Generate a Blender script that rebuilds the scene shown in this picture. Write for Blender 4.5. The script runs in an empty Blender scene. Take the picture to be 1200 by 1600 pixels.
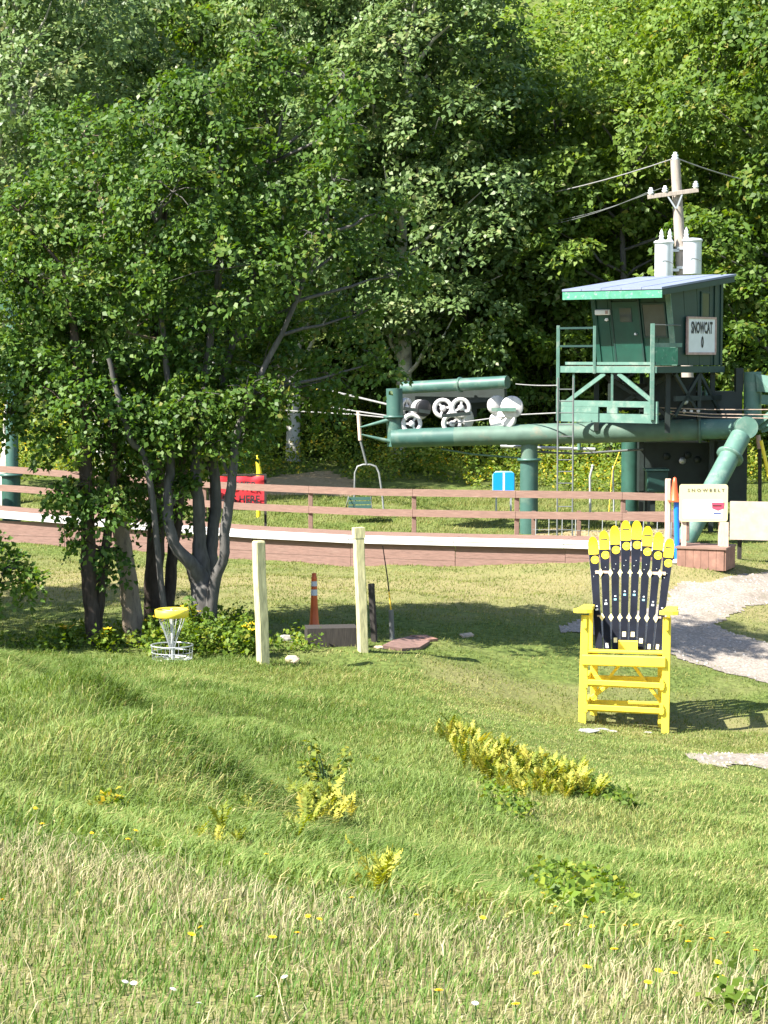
import bpy, math, random
import numpy as np
from mathutils import Vector, Matrix

random.seed(7)
RNG = np.random.default_rng(11)
R = math.radians
SC = bpy.context.scene
COL = SC.collection

# ------------------------------------------------------------------ camera, sky, sun, exposure
EYE = Vector((0.0, 0.0, 6.0))
FPX = 3190.0                       # focal length in photograph pixels (1200 wide)
PITCH = math.atan(240.0 / FPX)     # looking slightly down
cam_d = bpy.data.cameras.new("camera")
cam_d.sensor_fit = 'HORIZONTAL'
cam_d.sensor_width = 36.0
cam_d.lens = 36.0 * FPX / 1200.0
cam_d.clip_start = 0.1
cam_d.clip_end = 2000.0
cam = bpy.data.objects.new("camera", cam_d)
COL.objects.link(cam)
cam.location = EYE
cam.rotation_euler = (R(90) - PITCH, 0, 0)
SC.camera = cam

SUN_EL, SUN_AZ = R(46), R(32)      # azimuth measured from the left (-x) towards the camera (-y)
SUN_V = Vector((-math.cos(SUN_EL) * math.cos(SUN_AZ), -math.cos(SUN_EL) * math.sin(SUN_AZ), math.sin(SUN_EL)))
world = bpy.data.worlds.new("World")
SC.world = world
world.use_nodes = True
wn = world.node_tree
sky = wn.nodes.new("ShaderNodeTexSky")
sky.sky_type = 'NISHITA'
sky.sun_disc = False
sky.sun_elevation = SUN_EL
sky.sun_rotation = math.atan2(SUN_V.x, SUN_V.y) % (2 * math.pi)
bg = wn.nodes["Background"]
wn.links.new(sky.outputs[0], bg.inputs[0])
bg.inputs[1].default_value = 0.085
sun_d = bpy.data.lights.new("sun", 'SUN')
sun_d.energy = 5.0
sun_d.angle = R(0.5)
sun_d.color = (1.0, 0.95, 0.86)
sun = bpy.data.objects.new("sun", sun_d)
COL.objects.link(sun)
sun.rotation_euler = SUN_V.to_track_quat('Z', 'Y').to_euler()
SC.view_settings.view_transform = 'Standard'
SC.view_settings.look = 'None'
SC.view_settings.gamma = 1.0
SC.view_settings.use_curve_mapping = False
SC.view_settings.exposure = 1.78
SC.render.engine = 'CYCLES'
SC.cycles.max_bounces = 6
SC.cycles.diffuse_bounces = 3
SC.cycles.glossy_bounces = 2
SC.cycles.transmission_bounces = 3
SC.cycles.transparent_max_bounces = 4
SC.cycles.use_denoising = True

# ------------------------------------------------------------------ surveying helpers
CP, SP = math.cos(PITCH), math.sin(PITCH)

def P(px, py, D):
    """World point at horizontal distance D along the sight line of a photograph position."""
    u, v = (px - 600.0) / FPX, (800.0 - py) / FPX
    t = D / (CP + v * SP)
    return EYE + Vector((u * t, D, t * (v * CP - SP)))

def to_px(x, y, z):
    dz = z - EYE.z
    depth = y * CP - dz * SP
    up = y * SP + dz * CP
    return 600.0 + FPX * x / depth, 800.0 - FPX * up / depth

# ground control points: photograph position and distance
CTRL = [(-300, 1600, 5.2), (0, 1600, 5.2), (600, 1600, 5.2), (1200, 1600, 5.4), (1500, 1600, 5.5),
        (0, 1290, 8.6), (300, 1345, 8.1), (600, 1405, 7.4), (900, 1465, 6.9), (1200, 1520, 6.4), (-400, 1230, 9.2), (1600, 1580, 6.0),
        (0, 1262, 12.5), (300, 1318, 12.0), (600, 1380, 11.3), (900, 1440, 10.6), (1200, 1490, 10.2), (-300, 1215, 13.0), (1500, 1540, 10.0),
        (0, 1150, 21), (0, 1080, 27), (0, 1030, 31), (250, 1040, 31.2), (-300, 1020, 31), (-300, 1110, 23), (300, 1240, 17.5), (300, 1120, 25),
        (600, 1250, 18), (600, 1130, 26), (600, 1050, 32), (420, 1042, 31.8),
        (900, 1330, 17), (900, 1200, 24), (960, 1145, 31.5), (1040, 1145, 32), (1200, 1350, 16), (1200, 1200, 27), (1200, 1143, 32), (1500, 1250, 26),
        (870, 1060, 34.5), (1200, 1060, 37), (870, 990, 37.5), (870, 900, 45), (1200, 900, 45.5), (1200, 850, 50), (1500, 900, 47),
        (150, 1003, 34.5), (300, 1000, 35), (300, 960, 38), (-300, 960, 38), (560, 1015, 33.5), (600, 985, 36.5), (0, 900, 44), (300, 900, 45),
        (0, 848, 52), (100, 853, 51.3), (350, 873, 49.5), (550, 884, 48.2), (720, 884, 47.3), (920, 880, 46.2), (1060, 876, 45.6), (-300, 830, 54),
        (600, 812, 55), (300, 800, 57), (827, 830, 53.5), (0, 760, 62), (600, 740, 66), (900, 770, 61), (1190, 765, 61), (450, 722, 69), (600, 700, 74), (0, 700, 74),
        (1200, 715, 73), (-400, 720, 74), (1600, 740, 73)]
_c = []
for a in CTRL:
    q = P(*a)
    _c.append((q.x, q.y, q.z))
for xx in (-120, -60, -25, 0, 25, 60, 120):
    _c += [(xx, 90, 6.2), (xx, 120, 18.5), (xx, 170, 44), (xx, 260, 95), (xx, -40, 4.2), (xx * 1.0, -8, 4.2)]
for xx in (-120, -60, 60, 120):
    _c += [(xx, 35, 1.4), (xx, 60, 2.2)]
_c += [(0, 0.3, 4.32), (-1, 3, 4.32), (1.2, 3, 4.30)]
_c = np.array(_c)

def _U(r2):
    return 0.5 * r2 * np.log(r2 + 1e-9)
_n = len(_c)
_K = _U(((_c[:, None, :2] - _c[None, :, :2]) ** 2).sum(2)) + np.eye(_n) * 0.35
_Pm = np.c_[np.ones(_n), _c[:, :2]]
_A = np.block([[_K, _Pm], [_Pm.T, np.zeros((3, 3))]])
_W = np.linalg.solve(_A, np.r_[_c[:, 2], 0, 0, 0])

def H(x, y):
    """Height of the terrain (arrays or numbers)."""
    x = np.asarray(x, float); y = np.asarray(y, float)
    sh = np.broadcast(x, y).shape
    xf = np.broadcast_to(x, sh).ravel(); yf = np.broadcast_to(y, sh).ravel()
    out = np.empty(xf.shape)
    for s in range(0, len(xf), 40000):
        xs, ys = xf[s:s + 40000], yf[s:s + 40000]
        k = _U((xs[:, None] - _c[None, :, 0]) ** 2 + (ys[:, None] - _c[None, :, 1]) ** 2)
        out[s:s + 40000] = k @ _W[:_n] + _W[_n] + _W[_n + 1] * xs + _W[_n + 2] * ys
    amp = np.clip((yf - 4) / 14, 0.15, 1.0) * 0.045
    bump = (np.sin(xf * 1.9 + 0.7 * np.sin(yf * 1.1)) + np.sin(yf * 2.3 + 1.3 * np.sin(xf * 0.9)) + 0.6 * np.sin(xf * 4.1 + yf * 3.3) + 0.5 * np.sin(xf * 6.7 - yf * 5.1))
    out += amp * bump * 0.5
    xl = (12.3 - yf) / 3.0 - 0.15 + 0.25 * np.sin(yf * 1.3)
    out += 0.58 / (1 + np.exp(np.clip((xf - xl) / 0.27, -40, 40))) / (1 + np.exp(-(yf - 14.5) / 0.8)) / (1 + np.exp((yf - 28.0) / 0.9))
    lump = np.exp(-((yf - 20) / 7.5) ** 2) * np.clip((2.6 - xf) / 3.0, 0.25, 1)
    out += lump * 0.13 * (np.sin(xf * 2.2 + yf * .75 + 1.2 * np.sin(yf * .6)) + .8 * np.sin(yf * 1.15 - xf * 1.3 + 1.0 * np.sin(xf * 1.4)))
    return out.reshape(sh) if sh else float(out[0])

def hz(x, y):
    return float(H(np.array([x]), np.array([y]))[0])

_DS = np.concatenate([np.arange(4.5, 40, 0.08), np.arange(40, 130, 0.25)])

def G(px, py):
    """Where a sight line meets the ground."""
    u, v = (px - 600.0) / FPX, (800.0 - py) / FPX
    t = _DS / (CP + v * SP)
    x = u * t; y = _DS; z = EYE.z + t * (v * CP - SP)
    below = np.nonzero(z < H(x, y))[0]
    i = below[0] if len(below) else len(_DS) - 1
    return Vector((float(x[i]), float(y[i]), hz(x[i], y[i])))

def on_ground(px, D):
    x = (px - 600.0) / FPX * D * (CP + 0.10 * SP)
    return Vector((x, D, hz(x, D)))

# ------------------------------------------------------------------ object helpers
def tag(o, label=None, cat=None, group=None, kind=None):
    if label: o['label'] = label
    if cat: o['category'] = cat
    if group: o['group'] = group
    if kind: o['kind'] = kind
    return o

def thing(name, label, cat, loc, group=None):
    o = bpy.data.objects.new(name, None)
    o.empty_display_size = 0.2
    COL.objects.link(o)
    o.location = loc
    return tag(o, label, cat, group)

def origin_of(o):
    v = Vector((0, 0, 0))
    while o is not None:
        v = v + Vector(o.location)
        o = o.parent
    return v

class MB:
    def __init__(s, M=None):
        s.v, s.f, s.sm, s.M = [], [], [], M

    def add(s, vs, fs, smooth=False):
        b = len(s.v)
        for q in vs:
            q = Vector(q)
            s.v.append(s.M @ q if s.M is not None else q)
        for f in fs:
            s.f.append([b + i for i in f]); s.sm.append(smooth)
        return s

    def box(s, c, size, M=None):
        hx, hy, hz_ = size[0] / 2, size[1] / 2, size[2] / 2
        vs = [Vector((sx * hx, sy * hy, sz * hz_)) for sz in (-1, 1) for sy in (-1, 1) for sx in (-1, 1)]
        if M is not None: vs = [M @ q for q in vs]
        c = Vector(c)
        return s.add([q + c for q in vs], [(0, 2, 3, 1), (4, 5, 7, 6), (0, 1, 5, 4), (2, 6, 7, 3), (1, 3, 7, 5), (0, 4, 6, 2)])

    def bar(s, p0, p1, w, h, up=(0, 0, 1), bev=0.0):
        """A rectangular bar from p0 to p1: w sideways, h along up; bev rounds its long edges."""
        p0, p1, up = Vector(p0), Vector(p1), Vector(up)
        d = (p1 - p0).normalized()
        side = d.cross(up)
        if side.length < 1e-4: side = d.cross(Vector((1, 0, 0)))
        side.normalize(); up = side.cross(d).normalized()
        if bev <= 0:
            ring = [(-w / 2, -h / 2), (w / 2, -h / 2), (w / 2, h / 2), (-w / 2, h / 2)]
        else:
            a, b = w / 2, h / 2
            ring = [(-a + bev, -b), (a - bev, -b), (a, -b + bev), (a, b - bev), (a - bev, b), (-a + bev, b), (-a, b - bev), (-a, -b + bev)]
        n = len(ring)
        vs = [p + side * x + up * y for p in (p0, p1) for x, y in ring]
        fs = [(i, (i + 1) % n, n + (i + 1) % n, n + i) for i in range(n)]
        return s.add(vs, fs + [tuple(range(n))[::-1], tuple(range(n, 2 * n))])

    def tube(s, pts, rad, n=10, cap=True):
        pts = [Vector(p) for p in pts]
        if not isinstance(rad, (list, tuple)): rad = [rad] * len(pts)
        ref = Vector((0.13, 0.31, 0.94))
        vs, fs = [], []
        for i, p in enumerate(pts):
            d = (pts[min(i + 1, len(pts) - 1)] - pts[max(i - 1, 0)]).normalized()
            a = d.cross(ref)
            if a.length < 0.05: a = d.cross(Vector((1, 0.2, 0)))
            a.normalize(); b = d.cross(a)
            ref = b.cross(d) if False else ref
            for k in range(n):
                t = 2 * math.pi * k / n
                vs.append(p + (a * math.cos(t) + b * math.sin(t)) * rad[i])
        for i in range(len(pts) - 1):
            for k in range(n):
                k2 = (k + 1) % n
                fs.append((i * n + k, i * n + k2, (i + 1) * n + k2, (i + 1) * n + k))
        s.add(vs, fs, True)
        if cap:
            L = (len(pts) - 1) * n
            s.add(vs[:n], [tuple(range(n))[::-1]]); s.add(vs[L:], [tuple(range(n))])
        return s

    def lathe(s, c, axis, prof, n=16, smooth=True):
        """Turned shape: prof is [(radius, height along axis), ...]."""
        c, d = Vector(c), Vector(axis).normalized()
        a = d.cross(Vector((0.1, 0.2, 1)) if abs(d.z) < 0.9 else Vector((1, 0, 0))).normalized(); b = d.cross(a)
        vs, fs = [], []
        for r, h in prof:
            for k in range(n):
                t = 2 * math.pi * k / n
                vs.append(c + d * h + (a * math.cos(t) + b * math.sin(t)) * max(r, 1e-4))
        for i in range(len(prof) - 1):
            for k in range(n):
                k2 = (k + 1) % n
                fs.append((i * n + k, i * n + k2, (i + 1) * n + k2, (i + 1) * n + k))
        return s.add(vs, fs, smooth)

    def prism(s, poly, ext):
        """A polygon (3-D points) pushed along ext."""
        poly = [Vector(p) for p in poly]; ext = Vector(ext); n = len(poly)
        nrm = Vector((0, 0, 0))
        for i in range(n):
            nrm += poly[i].cross(poly[(i + 1) % n])
        vs = poly + [p + ext for p in poly]
        fs = [tuple(range(n))[::-1], tuple(range(n, 2 * n))] + [(i, (i + 1) % n, n + (i + 1) % n, n + i) for i in range(n)]
        if nrm.dot(ext) < 0: fs = [f[::-1] for f in fs]
        return s.add(vs, fs)

    def build(s, name, mat, parent=None, label=None):
        me = bpy.data.meshes.new(name)
        o0 = origin_of(parent) if parent is not None else Vector((0, 0, 0))
        base = Vector((0, 0, 0))
        if parent is None and s.v:
            base = Vector((sum(q.x for q in s.v) / len(s.v), sum(q.y for q in s.v) / len(s.v), min(q.z for q in s.v)))
        me.from_pydata([q - o0 - base for q in s.v], [], s.f)
        me.polygons.foreach_set("use_smooth", s.sm)
        me.update()
        me.materials.append(mat)
        o = bpy.data.objects.new(name, me)
        COL.objects.link(o)
        if parent is not None: o.parent = parent
        else: o.location = base
        if label: o['label'] = label
        return o

def fast_mesh(name, verts, loops, sizes, mat, tint=None, parent=None, origin=None):
    """Mesh from arrays: verts (N,3), loops (flat vertex indices), sizes (corners per face)."""
    me = bpy.data.meshes.new(name)
    verts = np.asarray(verts, np.float32)
    o0 = origin if origin is not None else (origin_of(parent) if parent is not None else Vector((0, 0, 0)))
    verts = verts - np.array(o0, np.float32)
    me.vertices.add(len(verts)); me.vertices.foreach_set("co", verts.ravel())
    loops = np.asarray(loops, np.int32); sizes = np.asarray(sizes, np.int32)
    me.loops.add(len(loops)); me.loops.foreach_set("vertex_index", loops)
    me.polygons.add(len(sizes))
    st = np.zeros(len(sizes), np.int32); st[1:] = np.cumsum(sizes)[:-1]
    me.polygons.foreach_set("loop_start", st)
    me.update(calc_edges=True)
    if tint is not None:
        at = me.attributes.new("tint", 'FLOAT', 'POINT')
        at.data.foreach_set("value", np.asarray(tint, np.float32))
    me.materials.append(mat)
    o = bpy.data.objects.new(name, me)
    COL.objects.link(o)
    if parent is not None: o.parent = parent
    elif origin is not None: o.location = origin
    return o

def dup(o, loc=None, rotz=None, scale=None, label=None, parent=None):
    c = o.copy(); COL.objects.link(c)
    if parent is not None: c.parent = parent
    if loc is not None: c.location = loc
    if rotz is not None: c.rotation_euler = (0, 0, rotz)
    if scale is not None: c.scale = scale
    if label: c['label'] = label
    for ch in list(o.children):
        dup(ch, parent=c)
    return c

def text(name, body, M, width, height, mat, parent, depth=0.004, spacing=1.0, bold=0.0):
    cu = bpy.data.curves.new(name, 'FONT')
    cu.body = body; cu.size = 1.0; cu.align_x = 'CENTER'; cu.align_y = 'CENTER'
    cu.extrude = 0.0; cu.offset = bold; cu.space_character = spacing; cu.resolution_u = 2
    tmp = bpy.data.objects.new(name, cu)
    COL.objects.link(tmp)
    dg = bpy.context.evaluated_depsgraph_get()
    me = bpy.data.meshes.new_from_object(tmp.evaluated_get(dg))
    bpy.data.objects.remove(tmp)
    me.name = name
    n = len(me.vertices)
    co = np.empty(n * 3, np.float32); me.vertices.foreach_get("co", co); co = co.reshape(-1, 3)
    lo, hi = co.min(0), co.max(0); mid = (lo + hi) / 2
    sx, sy = width / (hi[0] - lo[0]), height / (hi[1] - lo[1])
    o0 = origin_of(parent)
    me.vertices.foreach_set("co", np.array([list(M @ Vector(((p[0] - mid[0]) * sx, (p[1] - mid[1]) * sy, depth)) - o0) for p in co], np.float32).ravel())
    me.update()
    me.materials.clear(); me.materials.append(mat)
    o = bpy.data.objects.new(name, me)
    COL.objects.link(o)
    o.parent = parent
    return o

def frame(origin, right, up):
    r = Vector(right).normalized(); u = Vector(up).normalized(); n = r.cross(u).normalized(); u = n.cross(r)
    return Matrix(((r.x, u.x, n.x, origin[0]), (r.y, u.y, n.y, origin[1]), (r.z, u.z, n.z, origin[2]), (0, 0, 0, 1)))

# ------------------------------------------------------------------ materials
def _mk(name):
    m = bpy.data.materials.new(name); m.use_nodes = True
    return m, m.node_tree.nodes, m.node_tree.links, m.node_tree.nodes["Principled BSDF"]

def paint(name, col, rough=0.5, var=0.18, scale=6.0, dirt=None, dirt_amt=0.35, dirt_scale=2.5, bump=0.15, metal=0.0, stretch=None, spec=0.5):
    m, N, L, b = _mk(name)
    tc = N.new("ShaderNodeTexCoord")
    src = tc.outputs["Object"]
    if stretch:
        mp = N.new("ShaderNodeMapping"); mp.inputs["Scale"].default_value = stretch
        L.new(src, mp.inputs[0]); src = mp.outputs[0]
    n1 = N.new("ShaderNodeTexNoise"); n1.inputs["Scale"].default_value = scale; n1.inputs["Detail"].default_value = 5
    L.new(src, n1.inputs["Vector"])
    rp = N.new("ShaderNodeValToRGB")
    rp.color_ramp.elements[0].position = 0.3; rp.color_ramp.elements[1].position = 0.7
    rp.color_ramp.elements[0].color = [c * (1 - var) for c in col] + [1]
    rp.color_ramp.elements[1].color = [min(1, c * (1 + var)) for c in col] + [1]
    L.new(n1.outputs[0], rp.inputs[0])
    out = rp.outputs[0]
    if dirt:
        n2 = N.new("ShaderNodeTexNoise"); n2.inputs["Scale"].default_value = dirt_scale; n2.inputs["Detail"].default_value = 8
        n2.inputs["Roughness"].default_value = 0.65
        L.new(src, n2.inputs["Vector"])
        r2 = N.new("ShaderNodeValToRGB")
        r2.color_ramp.elements[0].position = 0.62 - 0.25 * dirt_amt; r2.color_ramp.elements[1].position = 0.74 - 0.1 * dirt_amt
        L.new(n2.outputs[0], r2.inputs[0])
        mx = N.new("ShaderNodeMix"); mx.data_type = 'RGBA'
        ml = N.new("ShaderNodeMath"); ml.operation = 'MULTIPLY'; ml.inputs[1].default_value = min(1.0, 0.5 + dirt_amt)
        L.new(r2.outputs[0], ml.inputs[0]); L.new(ml.outputs[0], mx.inputs[0])
        L.new(out, mx.inputs[6]); mx.inputs[7].default_value = list(dirt) + [1]
        out = mx.outputs[2]
    L.new(out, b.inputs["Base Color"])
    b.inputs["Roughness"].default_value = rough
    b.inputs["Metallic"].default_value = metal
    b.inputs["Specular IOR Level"].default_value = spec
    if bump > 0:
        bp = N.new("ShaderNodeBump"); bp.inputs["Strength"].default_value = bump; bp.inputs["Distance"].default_value = 0.01
        L.new(n1.outputs[0], bp.inputs["Height"]); L.new(bp.outputs[0], b.inputs["Normal"])
    return m

def leafy(name, stops, rough=0.5, trans=0.35, spec=0.4, objvar=0.12):
    """Leaf / blade material: colour from the per-leaf 'tint' attribute, some light passing through."""
    m, N, L, b = _mk(name)
    at = N.new("ShaderNodeAttribute"); at.attribute_name = "tint"
    rp = N.new("ShaderNodeValToRGB")
    els = rp.color_ramp.elements
    els[0].position = stops[0][0]; els[0].color = list(stops[0][1]) + [1]
    els[1].position = stops[-1][0]; els[1].color = list(stops[-1][1]) + [1]
    for p, c in stops[1:-1]:
        e = els.new(p); e.color = list(c) + [1]
    L.new(at.outputs["Fac"], rp.inputs[0])
    oi = N.new("ShaderNodeObjectInfo")
    mr = N.new("ShaderNodeMapRange"); mr.inputs[3].default_value = 1 - objvar; mr.inputs[4].default_value = 1 + objvar
    L.new(oi.outputs["Random"], mr.inputs[0])
    hs = N.new("ShaderNodeHueSaturation")
    L.new(mr.outputs[0], hs.inputs["Value"]); L.new(rp.outputs[0], hs.inputs["Color"])
    L.new(hs.outputs[0], b.inputs["Base Color"])
    b.inputs["Roughness"].default_value = rough
    b.inputs["Specular IOR Level"].default_value = spec
    tr = N.new("ShaderNodeBsdfTranslucent")
    h2 = N.new("ShaderNodeHueSaturation"); h2.inputs["Saturation"].default_value = 1.15; h2.inputs["Value"].default_value = 1.3; h2.inputs["Hue"].default_value = 0.485
    L.new(hs.outputs[0], h2.inputs["Color"]); L.new(h2.outputs[0], tr.inputs[0])
    mx = N.new("ShaderNodeMixShader"); mx.inputs[0].default_value = trans
    L.new(b.outputs[0], mx.inputs[1]); L.new(tr.outputs[0], mx.inputs[2])
    L.new(mx.outputs[0], N["Material Output"].inputs[0])
    return m

def ground_mat():
    m, N, L, b = _mk("turf_soil")
    tc = N.new("ShaderNodeTexCoord")
    def noise(sc, det=6):
        n = N.new("ShaderNodeTexNoise"); n.inputs["Scale"].default_value = sc; n.inputs["Detail"].default_value = det
        L.new(tc.outputs["Object"], n.inputs["Vector"]); return n
    def ramp(src, a, ca, bb, cb):
        r = N.new("ShaderNodeValToRGB"); r.color_ramp.elements[0].position = a; r.color_ramp.elements[1].position = bb
        r.color_ramp.elements[0].color = list(ca) + [1]; r.color_ramp.elements[1].color = list(cb) + [1]
        L.new(src, r.inputs[0]); return r
    def mix(fac, a, bb):
        x = N.new("ShaderNodeMix"); x.data_type = 'RGBA'; L.new(fac, x.inputs[0]); L.new(a, x.inputs[6])
        if hasattr(bb, "is_linked"): L.new(bb, x.inputs[7])
        else: x.inputs[7].default_value = list(bb) + [1]
        return x.outputs[2]
    n1, n2, n3 = noise(9), noise(0.8, 4), noise(45, 3)
    green = ramp(n1.outputs[0], 0.35, (0.06, 0.085, 0.02), 0.68, (0.13, 0.17, 0.045))
    dry = ramp(n3.outputs[0], 0.35, (0.15, 0.14, 0.06), 0.7, (0.27, 0.23, 0.11))
    a1 = N.new("ShaderNodeAttribute"); a1.attribute_name = "dry"
    ad = N.new("ShaderNodeMath"); ad.operation = 'MULTIPLY_ADD'; ad.inputs[1].default_value = 0.9
    L.new(n2.outputs[0], ad.inputs[0]); L.new(a1.outputs["Fac"], ad.inputs[2])
    r1 = ramp(ad.outputs[0], 0.45, (0, 0, 0), 1.15, (1, 1, 1))
    col = mix(r1.outputs[0], green.outputs[0], dry.outputs[0])
    a2 = N.new("ShaderNodeAttribute"); a2.attribute_name = "bare"
    soil = ramp(n1.outputs[0], 0.3, (0.24, 0.18, 0.10), 0.7, (0.36, 0.28, 0.17))
    m2 = N.new("ShaderNodeMath"); m2.operation = 'MULTIPLY_ADD'; m2.inputs[1].default_value = 0.5
    L.new(n1.outputs[0], m2.inputs[0]); L.new(a2.outputs["Fac"], m2.inputs[2])
    r2 = ramp(m2.outputs[0], 0.6, (0, 0, 0), 0.85, (1, 1, 1))
    col = mix(r2.outputs[0], col, soil.outputs[0])
    L.new(col, b.inputs["Base Color"])
    b.inputs["Roughness"].default_value = 0.95; b.inputs["Specular IOR Level"].default_value = 0.1
    bp = N.new("ShaderNodeBump"); bp.inputs["Strength"].default_value = 0.6; bp.inputs["Distance"].default_value = 0.05
    L.new(n1.outputs[0], bp.inputs["Height"]); L.new(bp.outputs[0], b.inputs["Normal"])
    return m

M_GROUND = ground_mat()
M_GRAVEL = paint("gravel_dust", (0.255, 0.222, 0.19), 0.95, 0.38, 22, dirt=(0.16, 0.14, 0.11), dirt_amt=0.4, dirt_scale=1.5, bump=1.0, spec=0.1)
M_STONE = paint("grey_stone", (0.32, 0.30, 0.275), 0.9, 0.3, 9, spec=0.2)
M_ROCK = paint("tan_rock", (0.42, 0.33, 0.25), 0.9, 0.25, 14, bump=0.6, spec=0.2)
M_YEL = paint("yellow_paint", (0.84, 0.655, 0.06), 0.42, 0.06, 5, dirt=(0.60, 0.40, 0.06), dirt_amt=0.3, dirt_scale=7, bump=0.3, stretch=(1, 1, 1), spec=0.4)
M_PALEYEL = paint("pale_yellow_wood", (0.80, 0.72, 0.42), 0.6, 0.1, 12)
M_SKIY = paint("ski_yellow", (0.86, 0.63, 0.02), 0.3, 0.08, 4)
M_SKIO = paint("ski_orange", (0.88, 0.50, 0.02), 0.3, 0.08, 9)
M_SKIB = paint("ski_black", (0.006, 0.008, 0.016), 0.5, 0.3, 5, spec=0.12)
M_SKIW = paint("ski_white_print", (0.72, 0.76, 0.80), 0.4, 0.1, 20)
M_SKIC = paint("ski_cyan_print", (0.22, 0.50, 0.58), 0.4, 0.1, 20)
M_EDGE = paint("ski_edge", (0.42, 0.42, 0.42), 0.35, 0.2, 20, metal=0.4)
M_GREEN = paint("green_tube_paint", (0.042, 0.105, 0.088), 0.45, 0.14, 3, dirt=(0.12, 0.17, 0.13), dirt_amt=0.35, dirt_scale=2.2, bump=0.1)
M_GREENR = paint("faded_green_tube_paint", (0.080, 0.140, 0.108), 0.6, 0.16, 4, dirt=(0.17, 0.15, 0.105), dirt_amt=0.22, dirt_scale=2.6, bump=0.15)
M_GREENL = paint("pale_green_steel", (0.085, 0.175, 0.140), 0.5, 0.15, 4, dirt=(0.20, 0.26, 0.215), dirt_amt=0.4, dirt_scale=3.5)
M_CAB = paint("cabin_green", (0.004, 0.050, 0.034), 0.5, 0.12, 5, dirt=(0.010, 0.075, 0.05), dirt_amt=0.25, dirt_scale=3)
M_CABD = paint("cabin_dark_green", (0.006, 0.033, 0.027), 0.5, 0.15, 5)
M_FASCG = paint("peeling_green_trim", (0.045, 0.22, 0.135), 0.6, 0.2, 7, dirt=(0.40, 0.50, 0.42), dirt_amt=0.2, dirt_scale=9)
M_ROOF = paint("grey_roof_sheet", (0.155, 0.185, 0.27), 0.6, 0.08, 4, dirt=(0.20, 0.23, 0.31), dirt_amt=0.4, dirt_scale=1.5)
M_DECKW = paint("weathered_deck_wood", (0.36, 0.27, 0.21), 0.85, 0.25, 6, stretch=(1, 8, 8))
M_DARK = paint("dark_machinery", (0.010, 0.018, 0.016), 0.6, 0.4, 3)
M_BLACK = paint("black_rubber", (0.012, 0.012, 0.014), 0.6, 0.3, 8)
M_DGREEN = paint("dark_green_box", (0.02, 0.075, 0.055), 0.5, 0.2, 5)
M_WHITE = paint("white_paint", (0.74, 0.74, 0.74), 0.5, 0.06, 5, dirt=(0.45, 0.43, 0.42), dirt_amt=0.2, dirt_scale=6)
M_WHEEL = paint("sheave_white", (0.62, 0.60, 0.60), 0.5, 0.1, 6, dirt=(0.28, 0.26, 0.25), dirt_amt=0.3, dirt_scale=7)
M_FASCW = paint("white_rim_board", (0.55, 0.53, 0.54), 0.55, 0.08, 3, dirt=(0.35, 0.32, 0.32), dirt_amt=0.28, dirt_scale=4, stretch=(0.6, 3, 14))
M_RED = paint("barn_red_stain", (0.185, 0.108, 0.088), 0.8, 0.22, 5, dirt=(0.22, 0.14, 0.115), dirt_amt=0.4, dirt_scale=2, stretch=(0.7, 2, 10))
M_RAIL = paint("brown_rail_stain", (0.19, 0.115, 0.088), 0.8, 0.15, 5, dirt=(0.27, 0.18, 0.14), dirt_amt=0.3, dirt_scale=3, stretch=(0.7, 2, 10))
M_POST = paint("pressure_treated_pine", (0.50, 0.46, 0.25), 0.8, 0.28, 6, dirt=(0.24, 0.24, 0.13), dirt_amt=0.4, dirt_scale=3.5, stretch=(5, 5, 0.9))
M_OLD = paint("weathered_black_wood", (0.03, 0.025, 0.022), 0.9, 0.4, 8, stretch=(6, 6, 0.7))
M_POLE = paint("grey_utility_wood", (0.32, 0.275, 0.235), 0.85, 0.2, 6, stretch=(8, 8, 0.6))
M_TRANS = paint("transformer_enamel", (0.62, 0.66, 0.72), 0.35, 0.05, 4, dirt=(0.48, 0.52, 0.58), dirt_amt=0.2)
M_CERAM = paint("porcelain", (0.72, 0.74, 0.76), 0.2, 0.05, 4)
M_WIRE = paint("grey_wire", (0.30, 0.30, 0.30), 0.5, 0.15, 4, bump=0)
M_WIRED = paint("weathered_wire", (0.12, 0.13, 0.13), 0.6, 0.15, 4, bump=0)
M_CABLE = paint("dull_cable", (0.22, 0.22, 0.22), 0.6, 0.15, 8, bump=0)
M_BAIL = paint("worn_grey_steel", (0.24, 0.25, 0.25), 0.5, 0.25, 8, metal=0.3)
M_STEEL = paint("galvanized_steel", (0.50, 0.52, 0.54), 0.4, 0.1, 10, metal=0.5)
M_BLUE = paint("bright_blue_plastic", (0.01, 0.16, 0.72), 0.35, 0.1, 4)
M_BLUES = paint("sky_blue_sign", (0.005, 0.27, 0.85), 0.4, 0.06, 3)
M_BANNER = paint("red_banner_vinyl", (0.55, 0.035, 0.045), 0.35, 0.1, 3)
M_ORANGE = paint("orange_plastic", (0.62, 0.11, 0.02), 0.4, 0.15, 4, dirt=(0.25, 0.05, 0.02), dirt_amt=0.3)
M_REFL = paint("reflective_sleeve", (0.60, 0.60, 0.62), 0.35, 0.1, 8)
M_REDOR = paint("red_orange_plastic", (0.72, 0.10, 0.03), 0.4, 0.1, 4)
M_TAN = paint("tan_board", (0.37, 0.31, 0.26), 0.85, 0.12, 6, dirt=(0.30, 0.25, 0.20), dirt_amt=0.3)
M_BEIGE = paint("beige_post", (0.55, 0.42, 0.33), 0.8, 0.15, 6, stretch=(5, 5, 1))
M_BRN = paint("brown_box_boards", (0.22, 0.115, 0.085), 0.8, 0.2, 5, dirt=(0.30, 0.17, 0.12), dirt_amt=0.35)
M_CREAM = paint("cream_sign", (0.68, 0.60, 0.33), 0.5, 0.04, 3)
M_SIGNW = paint("white_sign_face", (0.62, 0.62, 0.60), 0.5, 0.03, 3)
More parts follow.
